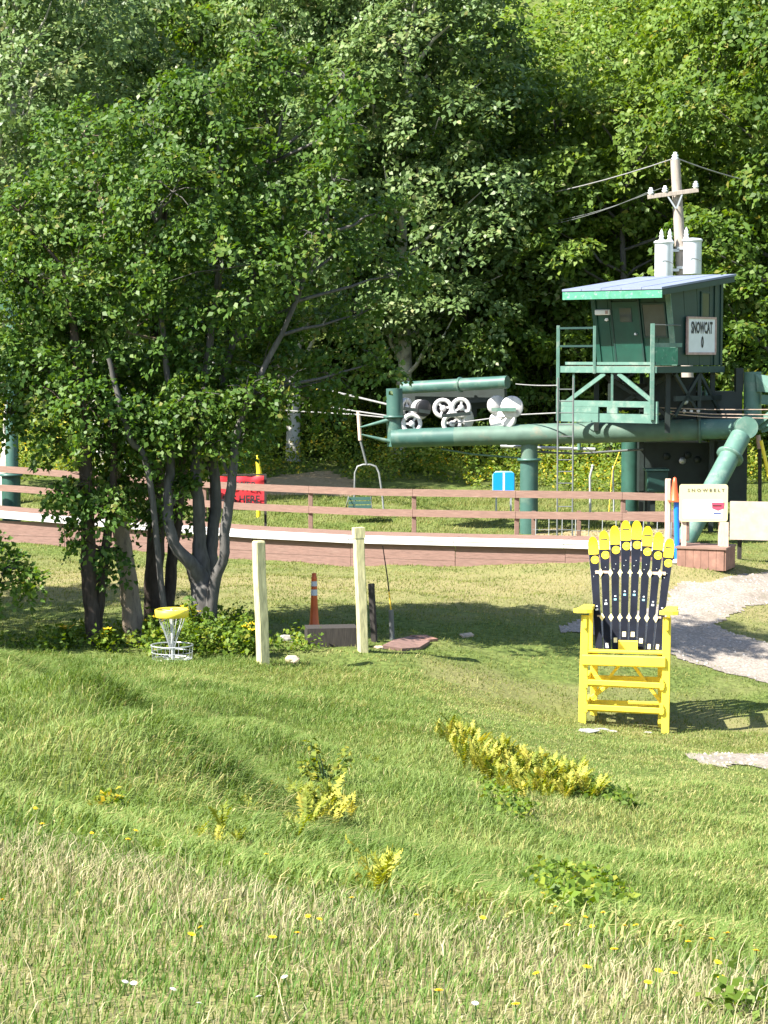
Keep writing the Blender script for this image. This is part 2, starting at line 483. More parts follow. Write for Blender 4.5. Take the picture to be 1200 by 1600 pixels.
M_SIGNB = paint("pale_sign_face", (0.64, 0.66, 0.68), 0.5, 0.06, 5)
M_SIGNF = paint("rust_pink_frame", (0.40, 0.27, 0.24), 0.6, 0.2, 9)
M_INK = paint("black_ink", (0.02, 0.02, 0.022), 0.6, 0.1, 4, bump=0)
M_INKG = paint("faded_ink", (0.08, 0.085, 0.06), 0.6, 0.2, 9, bump=0)
M_PINK = paint("red_pink_print", (0.68, 0.06, 0.11), 0.5, 0.1, 4, bump=0)
M_NAVY = paint("navy_print", (0.06, 0.10, 0.32), 0.5, 0.1, 4, bump=0)
M_BARKG = paint("grey_smooth_bark", (0.095, 0.09, 0.085), 0.9, 0.3, 5, dirt=(0.06, 0.055, 0.05), dirt_amt=0.4, dirt_scale=3, stretch=(3, 3, 0.8), bump=0.5, spec=0.15)
M_BARKT = paint("tan_bark", (0.33, 0.26, 0.19), 0.9, 0.25, 6, dirt=(0.12, 0.09, 0.07), dirt_amt=0.4, dirt_scale=3, stretch=(3, 3, 0.8), bump=0.5, spec=0.15)
M_BARKD = paint("dark_bark", (0.07, 0.055, 0.045), 0.95, 0.35, 6, stretch=(3, 3, 0.8), bump=0.6, spec=0.1)
M_BARKP = paint("pale_aspen_bark", (0.44, 0.42, 0.37), 0.85, 0.2, 3, dirt=(0.10, 0.09, 0.08), dirt_amt=0.35, dirt_scale=4, bump=0.3, spec=0.15)
M_YPOST = paint("yellow_post_wrap", (0.75, 0.58, 0.02), 0.5, 0.15, 6)
M_ROPE = paint("yellow_rope", (0.75, 0.50, 0.05), 0.7, 0.2, 20)
M_PANE = paint("dim_window_glass", (0.045, 0.055, 0.055), 0.12, 0.2, 3, bump=0)

M_MAPLE = leafy("maple_leaf", [(0.0, (0.040, 0.090, 0.014)), (0.5, (0.090, 0.165, 0.024)), (0.85, (0.150, 0.220, 0.034)), (1.0, (0.22, 0.22, 0.05))], 0.5, 0.40, 0.28)
M_CLUMP = leafy("clump_leaf", [(0.0, (0.036, 0.090, 0.016)), (0.5, (0.084, 0.165, 0.026)), (0.9, (0.145, 0.220, 0.038)), (1.0, (0.20, 0.21, 0.05))], 0.5, 0.38, 0.3)
M_ASPEN = leafy("aspen_leaf", [(0.0, (0.065, 0.115, 0.034)), (0.5, (0.130, 0.205, 0.066)), (0.9, (0.21, 0.27, 0.105)), (1.0, (0.29, 0.30, 0.14))], 0.45, 0.36, 0.35)
M_BEECH = leafy("light_broadleaf", [(0.0, (0.075, 0.135, 0.020)), (0.5, (0.140, 0.228, 0.038)), (0.9, (0.210, 0.275, 0.052)), (1.0, (0.28, 0.27, 0.07))], 0.5, 0.42, 0.28)
M_WEED = leafy("weed_leaf", [(0.0, (0.05, 0.10, 0.015)), (0.45, (0.115, 0.185, 0.022)), (0.8, (0.19, 0.23, 0.03)), (0.93, (0.26, 0.26, 0.04)), (1.0, (0.52, 0.38, 0.03))], 0.55, 0.38, 0.25)
M_GRASSN = leafy("near_grass_blade", [(0.0, (0.060, 0.125, 0.022)), (0.4, (0.125, 0.205, 0.042)), (0.55, (0.20, 0.24, 0.075)), (0.7, (0.31, 0.29, 0.15)), (1.0, (0.42, 0.37, 0.23))], 0.6, 0.32, 0.25)
M_GRASSM = leafy("long_grass_blade", [(0.0, (0.070, 0.120, 0.020)), (0.4, (0.140, 0.212, 0.048)), (0.7, (0.222, 0.272, 0.085)), (0.9, (0.33, 0.31, 0.11)), (1.0, (0.44, 0.38, 0.19))], 0.6, 0.34, 0.25)
M_LAWN = leafy("lawn_blade", [(0.0, (0.065, 0.105, 0.020)), (0.4, (0.145, 0.180, 0.042)), (0.7, (0.24, 0.235, 0.080)), (1.0, (0.36, 0.30, 0.14))], 0.65, 0.32, 0.2)
M_FERN = leafy("yellow_fern_frond", [(0.0, (0.08, 0.13, 0.02)), (0.35, (0.20, 0.24, 0.03)), (0.8, (0.37, 0.36, 0.06)), (1.0, (0.45, 0.40, 0.08))], 0.6, 0.38, 0.2)
M_DAND = paint("dandelion_yellow", (0.85, 0.55, 0.01), 0.6, 0.15, 60, bump=0)
M_STEM = paint("flower_stem", (0.09, 0.15, 0.04), 0.6, 0.2, 20, bump=0)
M_PUFF = paint("clover_white", (0.70, 0.68, 0.62), 0.8, 0.1, 60, bump=0)

# ------------------------------------------------------------------ terrain
def pip(px, py, poly):
    """Points in polygon (arrays)."""
    inside = np.zeros(px.shape, bool)
    n = len(poly)
    for i in range(n):
        x0, y0 = poly[i]; x1, y1 = poly[(i + 1) % n]
        c = ((y0 > py) != (y1 > py))
        xi = (x1 - x0) * (py - y0) / (y1 - y0 + 1e-12) + x0
        inside ^= c & (px < xi)
    return inside

def world_poly(pts):
    out = []
    for a, b in pts:
        g = G(a, b); out.append((g.x, g.y))
    return out

PATH_MAIN = world_poly([(1500, 862), (1300, 880), (1200, 894), (1130, 906), (1068, 922), (1035, 945), (960, 962), (900, 968), (868, 978), (880, 991), (940, 999),
                        (1010, 1012), (1060, 1030), (1130, 1050), (1200, 1066), (1500, 1120)])
PATH_ISLE = world_poly([(1110, 972), (1150, 957), (1200, 946), (1500, 915), (1500, 1060), (1200, 1003), (1150, 990)])
PATH_LOW = world_poly([(1068, 1186), (1100, 1178), (1200, 1174), (1500, 1172), (1500, 1225), (1200, 1203), (1120, 1198)])
BARE_BANK = world_poly([(385, 775), (380, 752), (440, 742), (520, 736), (550, 748), (560, 778)])
BARE_BEHIND = world_poly([(840, 838), (840, 826), (1060, 826), (1060, 840)])

def wob(x, y):
    return 0.14 * np.sin(x * 1.3 + 1.2 * np.sin(y * .8)) + 0.08 * np.sin(y * 2.1 + x * 1.7) + 0.05 * np.sin(x * 6 + y * 3)

def on_path(x, y, grow=0.0):
    xx, yy = x + wob(x, y) * 0.6, y + wob(y, x)
    return (pip(xx, yy, PATH_MAIN) & ~pip(xx, yy, PATH_ISLE)) | pip(xx, yy, PATH_LOW)

def axis(lo, hi, step, far_lo, far_hi):
    a = list(np.arange(lo, hi + 1e-6, step)); s = step
    while a[-1] < far_hi: s *= 1.35; a.append(a[-1] + s)
    s = step
    while a[0] > far_lo: s *= 1.35; a.insert(0, a[0] - s)
    return np.array(a)

gx, gy = axis(-16, 16, 0.25, -220, 220), axis(2, 80, 0.25, -60, 420)
GX, GY = np.meshgrid(gx, gy)
GZ = H(GX, GY)
nx, ny = len(gx), len(gy)
ii = (np.arange(ny - 1)[:, None] * nx + np.arange(nx - 1)[None, :]).ravel()
quads = np.c_[ii, ii + 1, ii + nx + 1, ii + nx].ravel()
ground = fast_mesh("ground", np.c_[GX.ravel(), GY.ravel(), GZ.ravel()], quads, np.full(len(ii), 4), M_GROUND)
ground.data.polygons.foreach_set("use_smooth", np.ones(len(ii), bool))
gxf, gyf = GX.ravel(), GY.ravel()

def dryness(x, y):
    d = 0.55 * np.exp(-((y - 43.5) / 4.2) ** 2) + 0.32 * np.exp(-((y - 32) / 2.0) ** 2) * (x > 0.5) + 0.5 * np.exp(-((y - 6.5) / 2.2) ** 2) + 0.1 * (y > 52) * (y < 60)
    return np.clip(d, 0, 1)
bare = pip(gxf, gyf, BARE_BANK) * 0.75 + pip(gxf, gyf, BARE_BEHIND) * 0.8 + 0.35 * np.exp(-((gyf - 31.4) / 0.5) ** 2 - ((gxf - 3.9) / 1.4) ** 2)
for nm, val in (("dry", dryness(gxf, gyf)), ("bare", np.clip(bare, 0, 1))):
    at = ground.data.attributes.new(nm, 'FLOAT', 'POINT'); at.data.foreach_set("value", val.astype(np.float32))
tag(ground, "grassy slope dropping from the viewer to the lawn by the lift", "ground", kind="structure")

def path_sheet():
    xs = np.arange(1.5, 16, 0.1); ys = np.arange(24, 48, 0.1)
    X, Y = np.meshgrid(xs, ys)
    keep = on_path(X[:-1, :-1] + 0.05, Y[:-1, :-1] + 0.05)
    Z = H(X, Y) + 0.014
    w = len(xs)
    idx = (np.arange(len(ys) - 1)[:, None] * w + np.arange(w - 1)[None, :])[keep]
    q = np.c_[idx, idx + 1, idx + w + 1, idx + w]
    used, inv = np.unique(q.ravel(), return_inverse=True)
    o = fast_mesh("gravel_path", np.c_[X.ravel(), Y.ravel(), Z.ravel()][used], inv, np.full(len(idx), 4), M_GRAVEL)
    o.data.polygons.foreach_set("use_smooth", np.ones(len(idx), bool))
    tag(o, "pale gravel track curving behind the yellow chair", "path", kind="structure")
    # loose stones on it
    n = 5200
    x = RNG.uniform(1.5, 13, n); y = RNG.uniform(26, 47, n)
    k = on_path(x, y) & (np.abs(x / y) < 0.24); x, y = x[k], y[k]; n = len(x)
    z = H(x, y) + 0.014; r = RNG.uniform(0.012, 0.045, n)
    base = np.array([(1, 0, 0), (-.5, .87, 0), (-.5, -.87, 0), (0.1, 0, .8)])
    a = RNG.uniform(0, 6.28, n); ca, sa = np.cos(a)[:, None], np.sin(a)[:, None]
    vx = (base[:, 0] * ca - base[:, 1] * sa) * r[:, None] + x[:, None]
    vy = (base[:, 0] * sa + base[:, 1] * ca) * r[:, None] + y[:, None]
    vz = base[:, 2] * r[:, None] + z[:, None] - 0.003
    f = np.array([0, 1, 3, 1, 2, 3, 2, 0, 3])
    o = fast_mesh("gravel", np.stack([vx, vy, vz], 2).reshape(-1, 3), (np.arange(n)[:, None] * 4 + f).ravel(), np.full(n * 3, 3), M_STONE)
    tag(o, "loose pale stones scattered over the gravel track", "gravel", kind="stuff")
path_sheet()
# ------------------------------------------------------------------ boarded ramp with its rail fence
RX = [-420, -200, 0, 100, 350, 550, 720, 920, 1062]
RT = [770, 783, 797, 806, 826, 836, 840, 844, 849]
RD = [55.5, 53.7, 52.0, 51.3, 49.6, 48.2, 47.2, 46.2, 45.6]

def ramp_pt(px):
    return P(px, float(np.interp(px, RX, RT)), float(np.interp(px, RX, RD)))
_lens, _pts = [0.0], [ramp_pt(p) for p in np.linspace(-420, 1062, 140)]
for i in range(1, len(_pts)): _lens.append(_lens[-1] + (_pts[i] - _pts[i - 1]).length)
RLEN = _lens[-1]
SPX = list(np.linspace(-420, 1062, 140))

def ramp_at(s):
    return ramp_pt(float(np.interp(s, _lens, SPX)))

def s_of(px):
    return float(np.interp(px, SPX, _lens))

def back(s, d):
    """Point d metres behind the near edge of the ramp at arc length s."""
    a, b = ramp_at(max(0, s - 0.3)), ramp_at(min(RLEN, s + 0.3))
    t = (b - a); t.z = 0; t.normalize()
    return ramp_at(s) + Vector((-t.y, t.x, 0)) * d

ramp = thing("unloading_ramp", "long red boarded ramp with a white edge board curving across the lawn", "ramp", ramp_at(RLEN * 0.5) - Vector((0, 0, 0.75)))
SEG = 2.44
ns = int(RLEN / SEG)
SEG = RLEN / ns
UPZ = Vector((0, 0, 1))
for k in range(ns):
    a, b = k * SEG, (k + 1) * SEG - 0.012
    pa, pb = back(a, 0.0), back(b, 0.0)
    # two narrow white boards one above the other make the edge
    mb = MB(); mb.bar(pa - UPZ * 0.055, pb - UPZ * 0.055, 0.04, 0.10, bev=0.006); mb.build("rim_board", M_FASCW, ramp)
    mb = MB(); mb.bar(pa - UPZ * 0.156 + Vector((0, 0.012, 0)), pb - UPZ * 0.156 + Vector((0, 0.012, 0)), 0.04, 0.085, bev=0.006); mb.build("rim_board", M_FASCW, ramp)
    # deck planks laid along the ramp
    for j in range(4):
        da = 0.16 + j * 0.29
        mb = MB(); mb.bar(back(a, da) - UPZ * 0.03, back(b, da) - UPZ * 0.03, 0.275, 0.045); mb.build("deck_plank", M_RAIL, ramp)
    # skirt of horizontal red boards set back under the deck
    base = min(hz(back(a, .3).x, back(a, .3).y), hz(back(b, .3).x, back(b, .3).y)) - 0.12
    top = min(pa.z, pb.z) - 0.19
    rows = 2
    hh = (top - base) / rows
    off = 0.12 if k % 2 else 0.122
    for j in range(rows):
        jit = random.uniform(-0.008, 0.008)
        z = base + hh * (j + 0.5)
        qa, qb = back(a, off + jit), back(b, off + jit)
        slope = (pb.z - pa.z)
        mb = MB(); mb.bar(Vector((qa.x, qa.y, z - slope * 0.5 * 0 )), Vector((qb.x, qb.y, z)), 0.035, hh - 0.007)
        mb.build("skirt_board", M_RED, ramp)
    mb = MB(); q = back(a, 0.62); mb.box((q.x, q.y, (base + top) / 2), (0.12, 0.12, top - base)); mb.build("support_post", M_BRN, ramp)

POSTS = [-380, -215, -52, 112, 283, 450, 618, 785, 958]
fence = thing("rail_fence", "brown two rail fence along the back of the ramp deck", "fence", back(s_of(450), 1.2))
ps = [s_of(p) for p in POSTS] + [RLEN - 0.03]
tops = []
for s in ps:
    q = back(s, 1.24)
    tops.append(q)
    mb = MB(); mb.bar(q - UPZ * 0.055, q + UPZ * 0.98, 0.11, 0.09, up=(0, 1, 0), bev=0.008); mb.build("post", M_RAIL, fence)
for i in range(len(ps) - 1):
    n_in = 3
    for h_, hh in ((0.95, 0.17), (0.46, 0.17)):
        mb = MB()
        for j in range(n_in):
            s0 = ps[i] + (ps[i + 1] - ps[i]) * j / n_in; s1 = ps[i] + (ps[i + 1] - ps[i]) * (j + 1) / n_in
            if j == n_in - 1: s1 -= 0.008
            mb.bar(back(s0, 1.165) + UPZ * h_, back(s1, 1.165) + UPZ * h_, 0.042, hh)
        mb.build("rail", M_RAIL, fence)

# end box of the ramp
q = P(1103, 876, 45.4); gz = hz(q.x, q.y)
Me = Matrix.Rotation(R(-22), 3, 'Z')
box = thing("ramp_end_box", "low brown boarded box closing the end of the ramp", "box", (q.x, q.y, gz))
for j in range(6):
    mb = MB(); c = Vector((-0.43 + j * 0.172, -0.48, 0.2)); mb.box(Vector((q.x, q.y, gz)) + Me @ c, (0.166, 0.035, 0.46), Me); mb.build("plank", M_BRN, box)
for j in range(4):
    mb = MB(); c = Vector((0.535, -0.36 + j * 0.24, 0.2)); mb.box(Vector((q.x, q.y, gz)) + Me @ c, (0.035, 0.232, 0.46), Me); mb.build("plank", M_BRN, box)
mb = MB(); mb.box(Vector((q.x, q.y, gz + 0.455)) + Me @ Vector((0.0, 0.0, 0)), (1.14, 1.06, 0.045), Me); mb.build("lid", M_RAIL, box)
mb = MB(); mb.box(Vector((q.x, q.y, gz + 0.2)) + Me @ Vector((-0.535, 0.02, 0)), (0.035, 0.94, 0.45), Me); mb.build("plank", M_BRN, box)

# second low rail on the far side of the lift track
f2 = thing("track_fence", "low single rail fence with thin wire stakes behind the ramp", "fence", P(940, 835, 51.5))
pa, pb = P(832, 805, 51.5), P(1056, 804, 49.8)
for j in range(3):
    a_ = pa.lerp(pb, j / 3); b_ = pa.lerp(pb, (j + 1) / 3 - 0.003)
    mb = MB(); mb.bar(a_, b_, 0.045, 0.15); mb.build("rail", M_RAIL, f2)
for j in range(4):
    a_ = pa.lerp(pb, j / 3 * 0.97 + 0.01) + Vector((0, 0.08, 0)); mb = MB(); mb.bar(Vector((a_.x, a_.y, hz(a_.x, a_.y) - 0.1)), a_ + UPZ * 0.1, 0.10, 0.10, up=(0, 1, 0)); mb.build("post", M_RAIL, f2)
for j in range(11):
    a_ = pa.lerp(pb, 0.02 + j / 10.6) + Vector((0, -0.12, 0)); g_ = hz(a_.x, a_.y)
    mb = MB(); mb.tube([(a_.x, a_.y, g_ - 0.05), (a_.x + 0.01, a_.y, a_.z - 0.02)], 0.012, 6); mb.build("stake", M_STEEL, f2)
mb = MB(); mb.tube([pa + Vector((0, -0.12, -0.35)), pa.lerp(pb, 0.5) + Vector((0, -0.12, -0.40)), pb + Vector((0, -0.12, -0.34))], 0.008, 5); mb.build("wire", M_WIRED, f2)

# ------------------------------------------------------------------ lift terminal: green steel tubes
term = thing("lift_terminal", "green steel tube frame of the chairlift carrying white sheave wheels", "lift terminal", on_ground(827, 53.0))
LT0, LT1 = P(613, 685, 53.2), P(1168, 669, 51.6)
TR = 0.26
mb = MB(); mb.tube([LT0, LT0.lerp(LT1, 0.18)], [0.24, 0.245], 20); mb.build("beam_tube", M_GREEN, term, "green left end of the long beam tube")
mb = MB(); mb.tube([LT0.lerp(LT1, 0.18), LT0.lerp(LT1, 0.33)], [0.245, 0.25], 20); mb.build("beam_tube", M_GREENR, term)
mb = MB(); mb.tube([LT0.lerp(LT1, 0.33), LT0.lerp(LT1, 0.865)], [0.265, 0.275], 20); mb.build("beam_tube", M_GREENR, term, "faded rust stained middle of the long beam tube")
mb = MB(); mb.tube([LT0.lerp(LT1, 0.873), LT1], [0.255, 0.255], 20); mb.build("beam_tube", M_GREENL, term)
ax = (LT1 - LT0).normalized()
mb = MB(); mb.lathe(LT0.lerp(LT1, 0.869), ax, [(0.0, -0.03), (0.34, -0.03), (0.34, 0.03), (0.0, 0.03)], 22); mb.build("flange", M_GREENR, term)
# upright at the left end, with its flange
up0 = P(618, 690, 53.3)
mb = MB(); mb.tube([up0 - UPZ * 0.12, P(617, 653, 53.3)], 0.215, 18); mb.build("upright_tube", M_GREEN, term)
mb = MB(); mb.tube([P(617, 649, 53.3), P(616, 607, 53.3)], 0.215, 18); mb.build("upright_tube", M_GREEN, term)
mb = MB(); mb.lathe(P(617, 651, 53.3), (0, 0, 1), [(0, -0.03), (0.30, -0.03), (0.30, 0.03), (0, 0.03)], 20); mb.build("flange", M_GREEN, term)
# upper guide tube and dark guard hanging under it
ga, gb = P(630, 606, 54.0), P(793, 597, 52.3)
mb = MB(); mb.tube([ga, ga.lerp(gb, 0.55)], 0.16, 16); mb.build("guide_tube", M_GREEN, term)
mb = MB(); mb.tube([ga.lerp(gb, 0.565), gb], 0.165, 16); mb.build("guide_tube", M_GREEN, term)
mb = MB(); mb.lathe(ga.lerp(gb, 0.557), gb - ga, [(0, -0.025), (0.20, -0.025), (0.20, 0.025), (0, 0.025)], 16); mb.build("flange", M_GREEN, term)
mb = MB(); mb.bar(ga + Vector((0, 0.55, -0.32)), gb + Vector((0, 0.75, -0.32)), 0.16, 0.36); mb.build("guard_beam", M_DARK, term)
mb = MB(); mb.bar(P(712, 632, 54.1), P(788, 630, 53.6), 0.12, 0.24); mb.build("guard_beam", M_DARK, term)
for px_, py_ in ((700, 625), (741, 625), (782, 622)):
    mb = MB(); c = P(px_, py_, 53.9); mb.bar(c + UPZ * 0.15, c - UPZ * 0.45, 0.14, 0.05, up=(0, 1, 0)); mb.build("bracket", M_DARK, term)
# support posts
def leg_post(px, ytop, D, r, mat, pyb=None):
    t = P(px, ytop, D); g_ = hz(t.x, t.y) - 0.2
    mb = MB(); mb.tube([(t.x, t.y, g_), (t.x, t.y, P(px, 719, D).z)], r, 20); mb.build("post_tube", mat, term)
    return t
t = leg_post(827, 690, 52.7, 0.235, M_GREEN)
mb = MB(); mb.tube([(t.x, t.y, P(827, 717, 52.7).z), (t.x, t.y, P(827, 684, 52.7).z)], 0.215, 20); mb.build("post_tube", M_GREENR, term)
mb = MB(); mb.lathe(P(827, 718, 52.7), (0, 0, 1), [(0, -0.03), (0.31, -0.03), (0.31, 0.03), (0, 0.03)], 22); mb.build("flange", M_GREEN, term)
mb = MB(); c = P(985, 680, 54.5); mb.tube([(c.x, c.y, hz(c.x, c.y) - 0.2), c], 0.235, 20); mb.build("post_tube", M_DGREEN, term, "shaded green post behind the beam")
# right joint: a tube end facing the viewer, and the raking leg
jc = P(1166, 668, 51.0)
mb = MB(); mb.tube([jc + Vector((0.10, 1.6, 0)), jc + Vector((0, -0.12, 0))], 0.275, 24); mb.build("cross_tube", M_GREENL, term)
l0, l1 = P(1157, 682, 51.0), P(1072, 842, 49.2)
lm = l0.lerp(l1, 0.20)
mb = MB(); mb.tube([l0, lm], 0.255, 20); mb.build("raking_leg", M_GREENL, term)
mb = MB(); mb.tube([lm, l1 + (l1 - l0).normalized() * 0.25], 0.255, 20); mb.build("raking_leg", M_GREENL, term)
mb = MB(); mb.lathe(lm, l1 - l0, [(0, -0.03), (0.345, -0.03), (0.345, 0.03), (0, 0.03)], 22); mb.build("flange", M_GREENL, term)
# right mast with its arm
ma = P(1176, 668, 52.2); mt = P(1176, 581, 52.2)
mb = MB(); mb.tube([ma, mt], 0.225, 20); mb.build("mast_tube", M_GREENL, term)
mb = MB(); mb.prism([P(1180, 584, 51.9), P(1330, 606, 51.2), P(1330, 640, 51.2), P(1205, 613, 51.7), P(1183, 612, 51.9)], (0, 0.25, 0)); mb.build("mast_arm", M_GREENL, term)
mb = MB(); mb.bar(P(1190, 624, 52), P(1330, 632, 51.4), 0.12, 0.24); mb.build("mast_arm", M_GREENL, term)
for dx in (0, 12, 24):
    mb = MB(); mb.bar(P(1180 + dx * 0.4, 665 + dx * 0.3, 51.6), P(1212 + dx, 640 + dx * 0.8, 51.2), 0.05, 0.14); mb.build("gusset", M_GREENL, term)
# line-up of small arms left of the upright
for a_, b_ in (((562, 668), (612, 655)), ((565, 679), (610, 690))):
    mb = MB(); mb.tube([P(a_[0], a_[1], 53), P(b_[0], b_[1], 53.2)], [0.02, 0.06], 8); mb.build("guide_arm", M_GREENL, term)

def sheave(px, py, D, r, yaw, face=True, dark=False):
    c = P(px, py, D); d = Vector((math.sin(yaw), -math.cos(yaw), 0))
    mb = MB()
    if face:
        mb.lathe(c, d, [(0.02, 0.0), (r * 0.62, 0.0), (r * 0.62, 0.05), (r * 0.95, 0.06), (r, 0.03), (r, -0.05), (0.02, -0.05)], 22)
        o = mb.build("sheave_wheel", M_WHEEL, term)
        m2 = MB(); m2.lathe(c, d, [(0.0, 0.012), (r * 0.60, 0.012), (r * 0.60, 0.006), (0.0, 0.004)], 18); m2.build("liner", M_BLACK, o)
        m3 = MB(); m3.lathe(c, d, [(r * .30, 0.0), (r * .30, 0.06), (r * .15, 0.075), (0.0, 0.08)], 12)
        a = d.cross(UPZ).normalized()
        for k in range(3):
            t = 2 * math.pi * k / 3 + px
            v = a * math.cos(t) + UPZ * math.sin(t)
            m3.bar(c + d * 0.03 + v * r * 0.15, c + d * 0.03 + v * r * 0.63, 0.055, 0.03, up=d)
        m3.build("hub_spokes", M_WHEEL, o)
    else:
        mb.lathe(c, d, [(0.0, 0.05), (r * 0.9, 0.05), (r, 0.03), (r, -0.05), (0.0, -0.05)], 22)
        o = mb.build("sheave_wheel", M_BLACK if dark else M_WHEEL, term)
    return o
for a_ in ((634, 637, 53.6, .26, 0.95, True), (656, 640, 53.4, .26, 0.6, False), (643, 662, 53.2, .28, 0.15, True), (692, 638, 53.2, .27, 0.1, True), (720, 637, 53.0, .27, 0.1, True),
           (706, 662, 53.0, .27, 0.2, True), (731, 655, 53.2, .25, 1.0, False), (776, 633, 52.8, .25, 0.35, False), (800, 636, 52.5, .29, 0.0, False), (779, 657, 52.8, .24, -.3, False), (794, 655, 52.6, .22, -.6, False)):
    sheave(*a_)
sheave(662, 638, 53.1, .22, 0.5, False, True)
for a_, b_, D_ in (((630, 638), (672, 644), 53.0), ((690, 650), (735, 646), 52.8), ((768, 640), (806, 640), 52.4)):
    mb = MB(); mb.bar(P(a_[0], a_[1], D_), P(b_[0], b_[1], D_), 0.05, 0.09); mb.build("sheave_arm", M_GREENL if D_ == 52.4 else M_DARK, term)

# pipes and hoses below the beam
mb = MB(); mb.tube([P(782, 697, 53.4), P(860, 700, 53.2), P(930, 702, 53)], 0.045, 8); mb.build("pipe", M_STEEL, term)
mb = MB(); mb.tube([P(840, 706, 53.1), P(900, 709, 53), P(1005, 702, 53)], 0.03, 8); mb.build("pipe", M_WIRED, term)
mb = MB(); mb.tube([P(690, 702, 53.4), P(740, 710, 53.3), P(815, 716, 53.0)], 0.022, 6); mb.build("pipe", M_GREENL, term)
mb = MB(); mb.tube([P(905, 690, 53), P(905, 703, 53)], 0.05, 8); mb.build("pipe", M_GREENL, term)

# drive machinery under the cabin
drv = thing("drive_housing", "big dark machinery housing under the operator cabin", "machine housing", on_ground(1060, 54.0))
def dbox(px0, py0, px1, py1, D, depth, mat, name, par):
    a = P(px0, py1, D); b = P(px1, py0, D)
    mb = MB(); mb.box(((a.x + b.x) / 2, D + depth / 2, (a.z + b.z) / 2), (b.x - a.x, depth, b.z - a.z)); return mb.build(name, mat, par)
dbox(1000, 692, 1112, 770, 53.6, 1.6, M_DARK, "housing", drv)
dbox(1120, 690, 1168, 785, 52.8, 1.2, M_DARK, "column", drv)
a = P(1010, 786, 53.7); b = P(1105, 770, 53.7)
dbox(1008, 770, 1024, 800, 53.7, 0.5, M_DARK, "foot", drv); dbox(1090, 770, 1106, 800, 53.7, 0.5, M_DARK, "foot", drv)
for x_, y_ in ((1042, 713), (1066, 720), (1090, 718), (1075, 711)):
    mb = MB(); c = P(x_, y_, 53.55); mb.lathe(c, (0, -1, 0), [(0.09, 0), (0.09, 0.06), (0.0, 0.07)], 12); mb.build("bolt_plate", M_STEEL if x_ == 1066 else M_DARK, drv)
dbox(1030, 740, 1040, 760, 53.52, 0.06, M_BLACK, "vent", drv)
eb = thing("electric_box", "green electrical cabinet standing behind the fence rails", "electric box", on_ground(1027, 52.6))
dbox(1011, 737, 1044, 768, 52.5, 0.45, M_DGREEN, "body", eb)
dbox(1013, 739, 1042, 766, 52.47, 0.02, M_CABD, "door", eb)
dbox(1009, 733, 1046, 736, 52.4, 0.6, M_GREEN, "lid", eb)
g_ = on_ground(1027, 52.7)
for x_ in (1014, 1040):
    c = P(x_, 768, 52.7); mb = MB(); mb.bar((c.x, c.y, g_.z - 0.1), c, 0.07, 0.07, up=(0, 1, 0)); mb.build("leg", M_DARK, eb)

# ------------------------------------------------------------------ operator cabin on its platform
A40 = R(40)
CD = 50.6
c0 = P(1058, 571, CD)                                   # near bottom corner
uF = Vector((-math.cos(A40), math.sin(A40), 0))         # along the front wall, leftwards
uR = Vector((math.sin(A40), math.cos(A40), 0))          # along the side wall, rightwards
nF = Vector((-math.sin(A40), -math.cos(A40), 0))        # out of the front wall
nR = -uF
LF, LR = 2.32, 2.12
HF = 1.86                                               # wall height at the front
HB = 2.16
LEAN = 0.38
cabin = thing("operator_cabin", "dark green lift operator cabin with sloping grey roof on a platform", "cabin", c0 + uF * LF / 2 + uR * LR / 2)
BK = uR * LR
f_b0, f_b1 = c0, c0 + uF * LF
f_t0, f_t1 = c0 + nF * LEAN + UPZ * HF, c0 + uF * LF + nF * LEAN + UPZ * HF
k_b0, k_b1 = c0 + BK, c0 + BK + uF * LF
k_t0, k_t1 = k_b0 + UPZ * HB, k_b1 + UPZ * HB
# side walls, back wall, front wall built from upright boards
def wall_boards(b0, b1, t0, t1, n, th, mat, nrm):
    for j in range(n):
        u0, u1 = j / n, (j + 1) / n - 0.006
        mb = MB(); mb.prism([b0.lerp(b1, u0), b0.lerp(b1, u1), t0.lerp(t1, u1), t0.lerp(t1, u0)], -nrm * (th + 0.006 * (j % 2))); mb.build("wall_panel", mat, cabin)
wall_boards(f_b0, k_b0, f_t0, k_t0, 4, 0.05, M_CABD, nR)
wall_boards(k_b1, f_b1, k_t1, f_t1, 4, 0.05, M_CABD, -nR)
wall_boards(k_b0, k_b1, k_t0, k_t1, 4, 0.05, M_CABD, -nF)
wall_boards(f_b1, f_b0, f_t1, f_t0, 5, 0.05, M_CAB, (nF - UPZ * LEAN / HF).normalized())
# corner trim, door and window on the front
def on_front(u, v, out):        # u along from near corner, v height
    return c0 + uF * u + nF * (LEAN * v / HF + out) + UPZ * v
def front_panel(u0, u1, v0, v1, out, th, mat, name):
    nn = (nF - UPZ * LEAN / HF).normalized()
    mb = MB(); mb.prism([on_front(u0, v0, out), on_front(u1, v0, out), on_front(u1, v1, out), on_front(u0, v1, out)], -nn * th); return mb.build(name, mat, cabin)
front_panel(-0.02, 0.13, 0, HF, 0.035, 0.03, M_GREENL, "corner_trim")
front_panel(LF - 0.11, LF + 0.02, 0, HF, 0.035, 0.03, M_CAB, "corner_trim")
d_ = front_panel(0.95, 1.72, 0.06, 1.58, 0.04, 0.035, M_CAB, "door")
mb = MB(); mb.tube([on_front(1.06, 0.78, 0.05), on_front(1.06, 0.78, 0.12)], 0.03, 8); mb.build("handle", M_STEEL, d_)
front_panel(1.15, 1.5, 1.08, 1.42, 0.055, 0.012, M_PANE, "door_window")
for u0, u1, v0, v1 in ((0.9, 0.945, 0.03, 1.62), (1.725, 1.77, 0.03, 1.62), (0.9, 1.77, 1.625, 1.67)):
    front_panel(u0, u1, v0, v1, 0.05, 0.045, M_CABD, "door_frame")
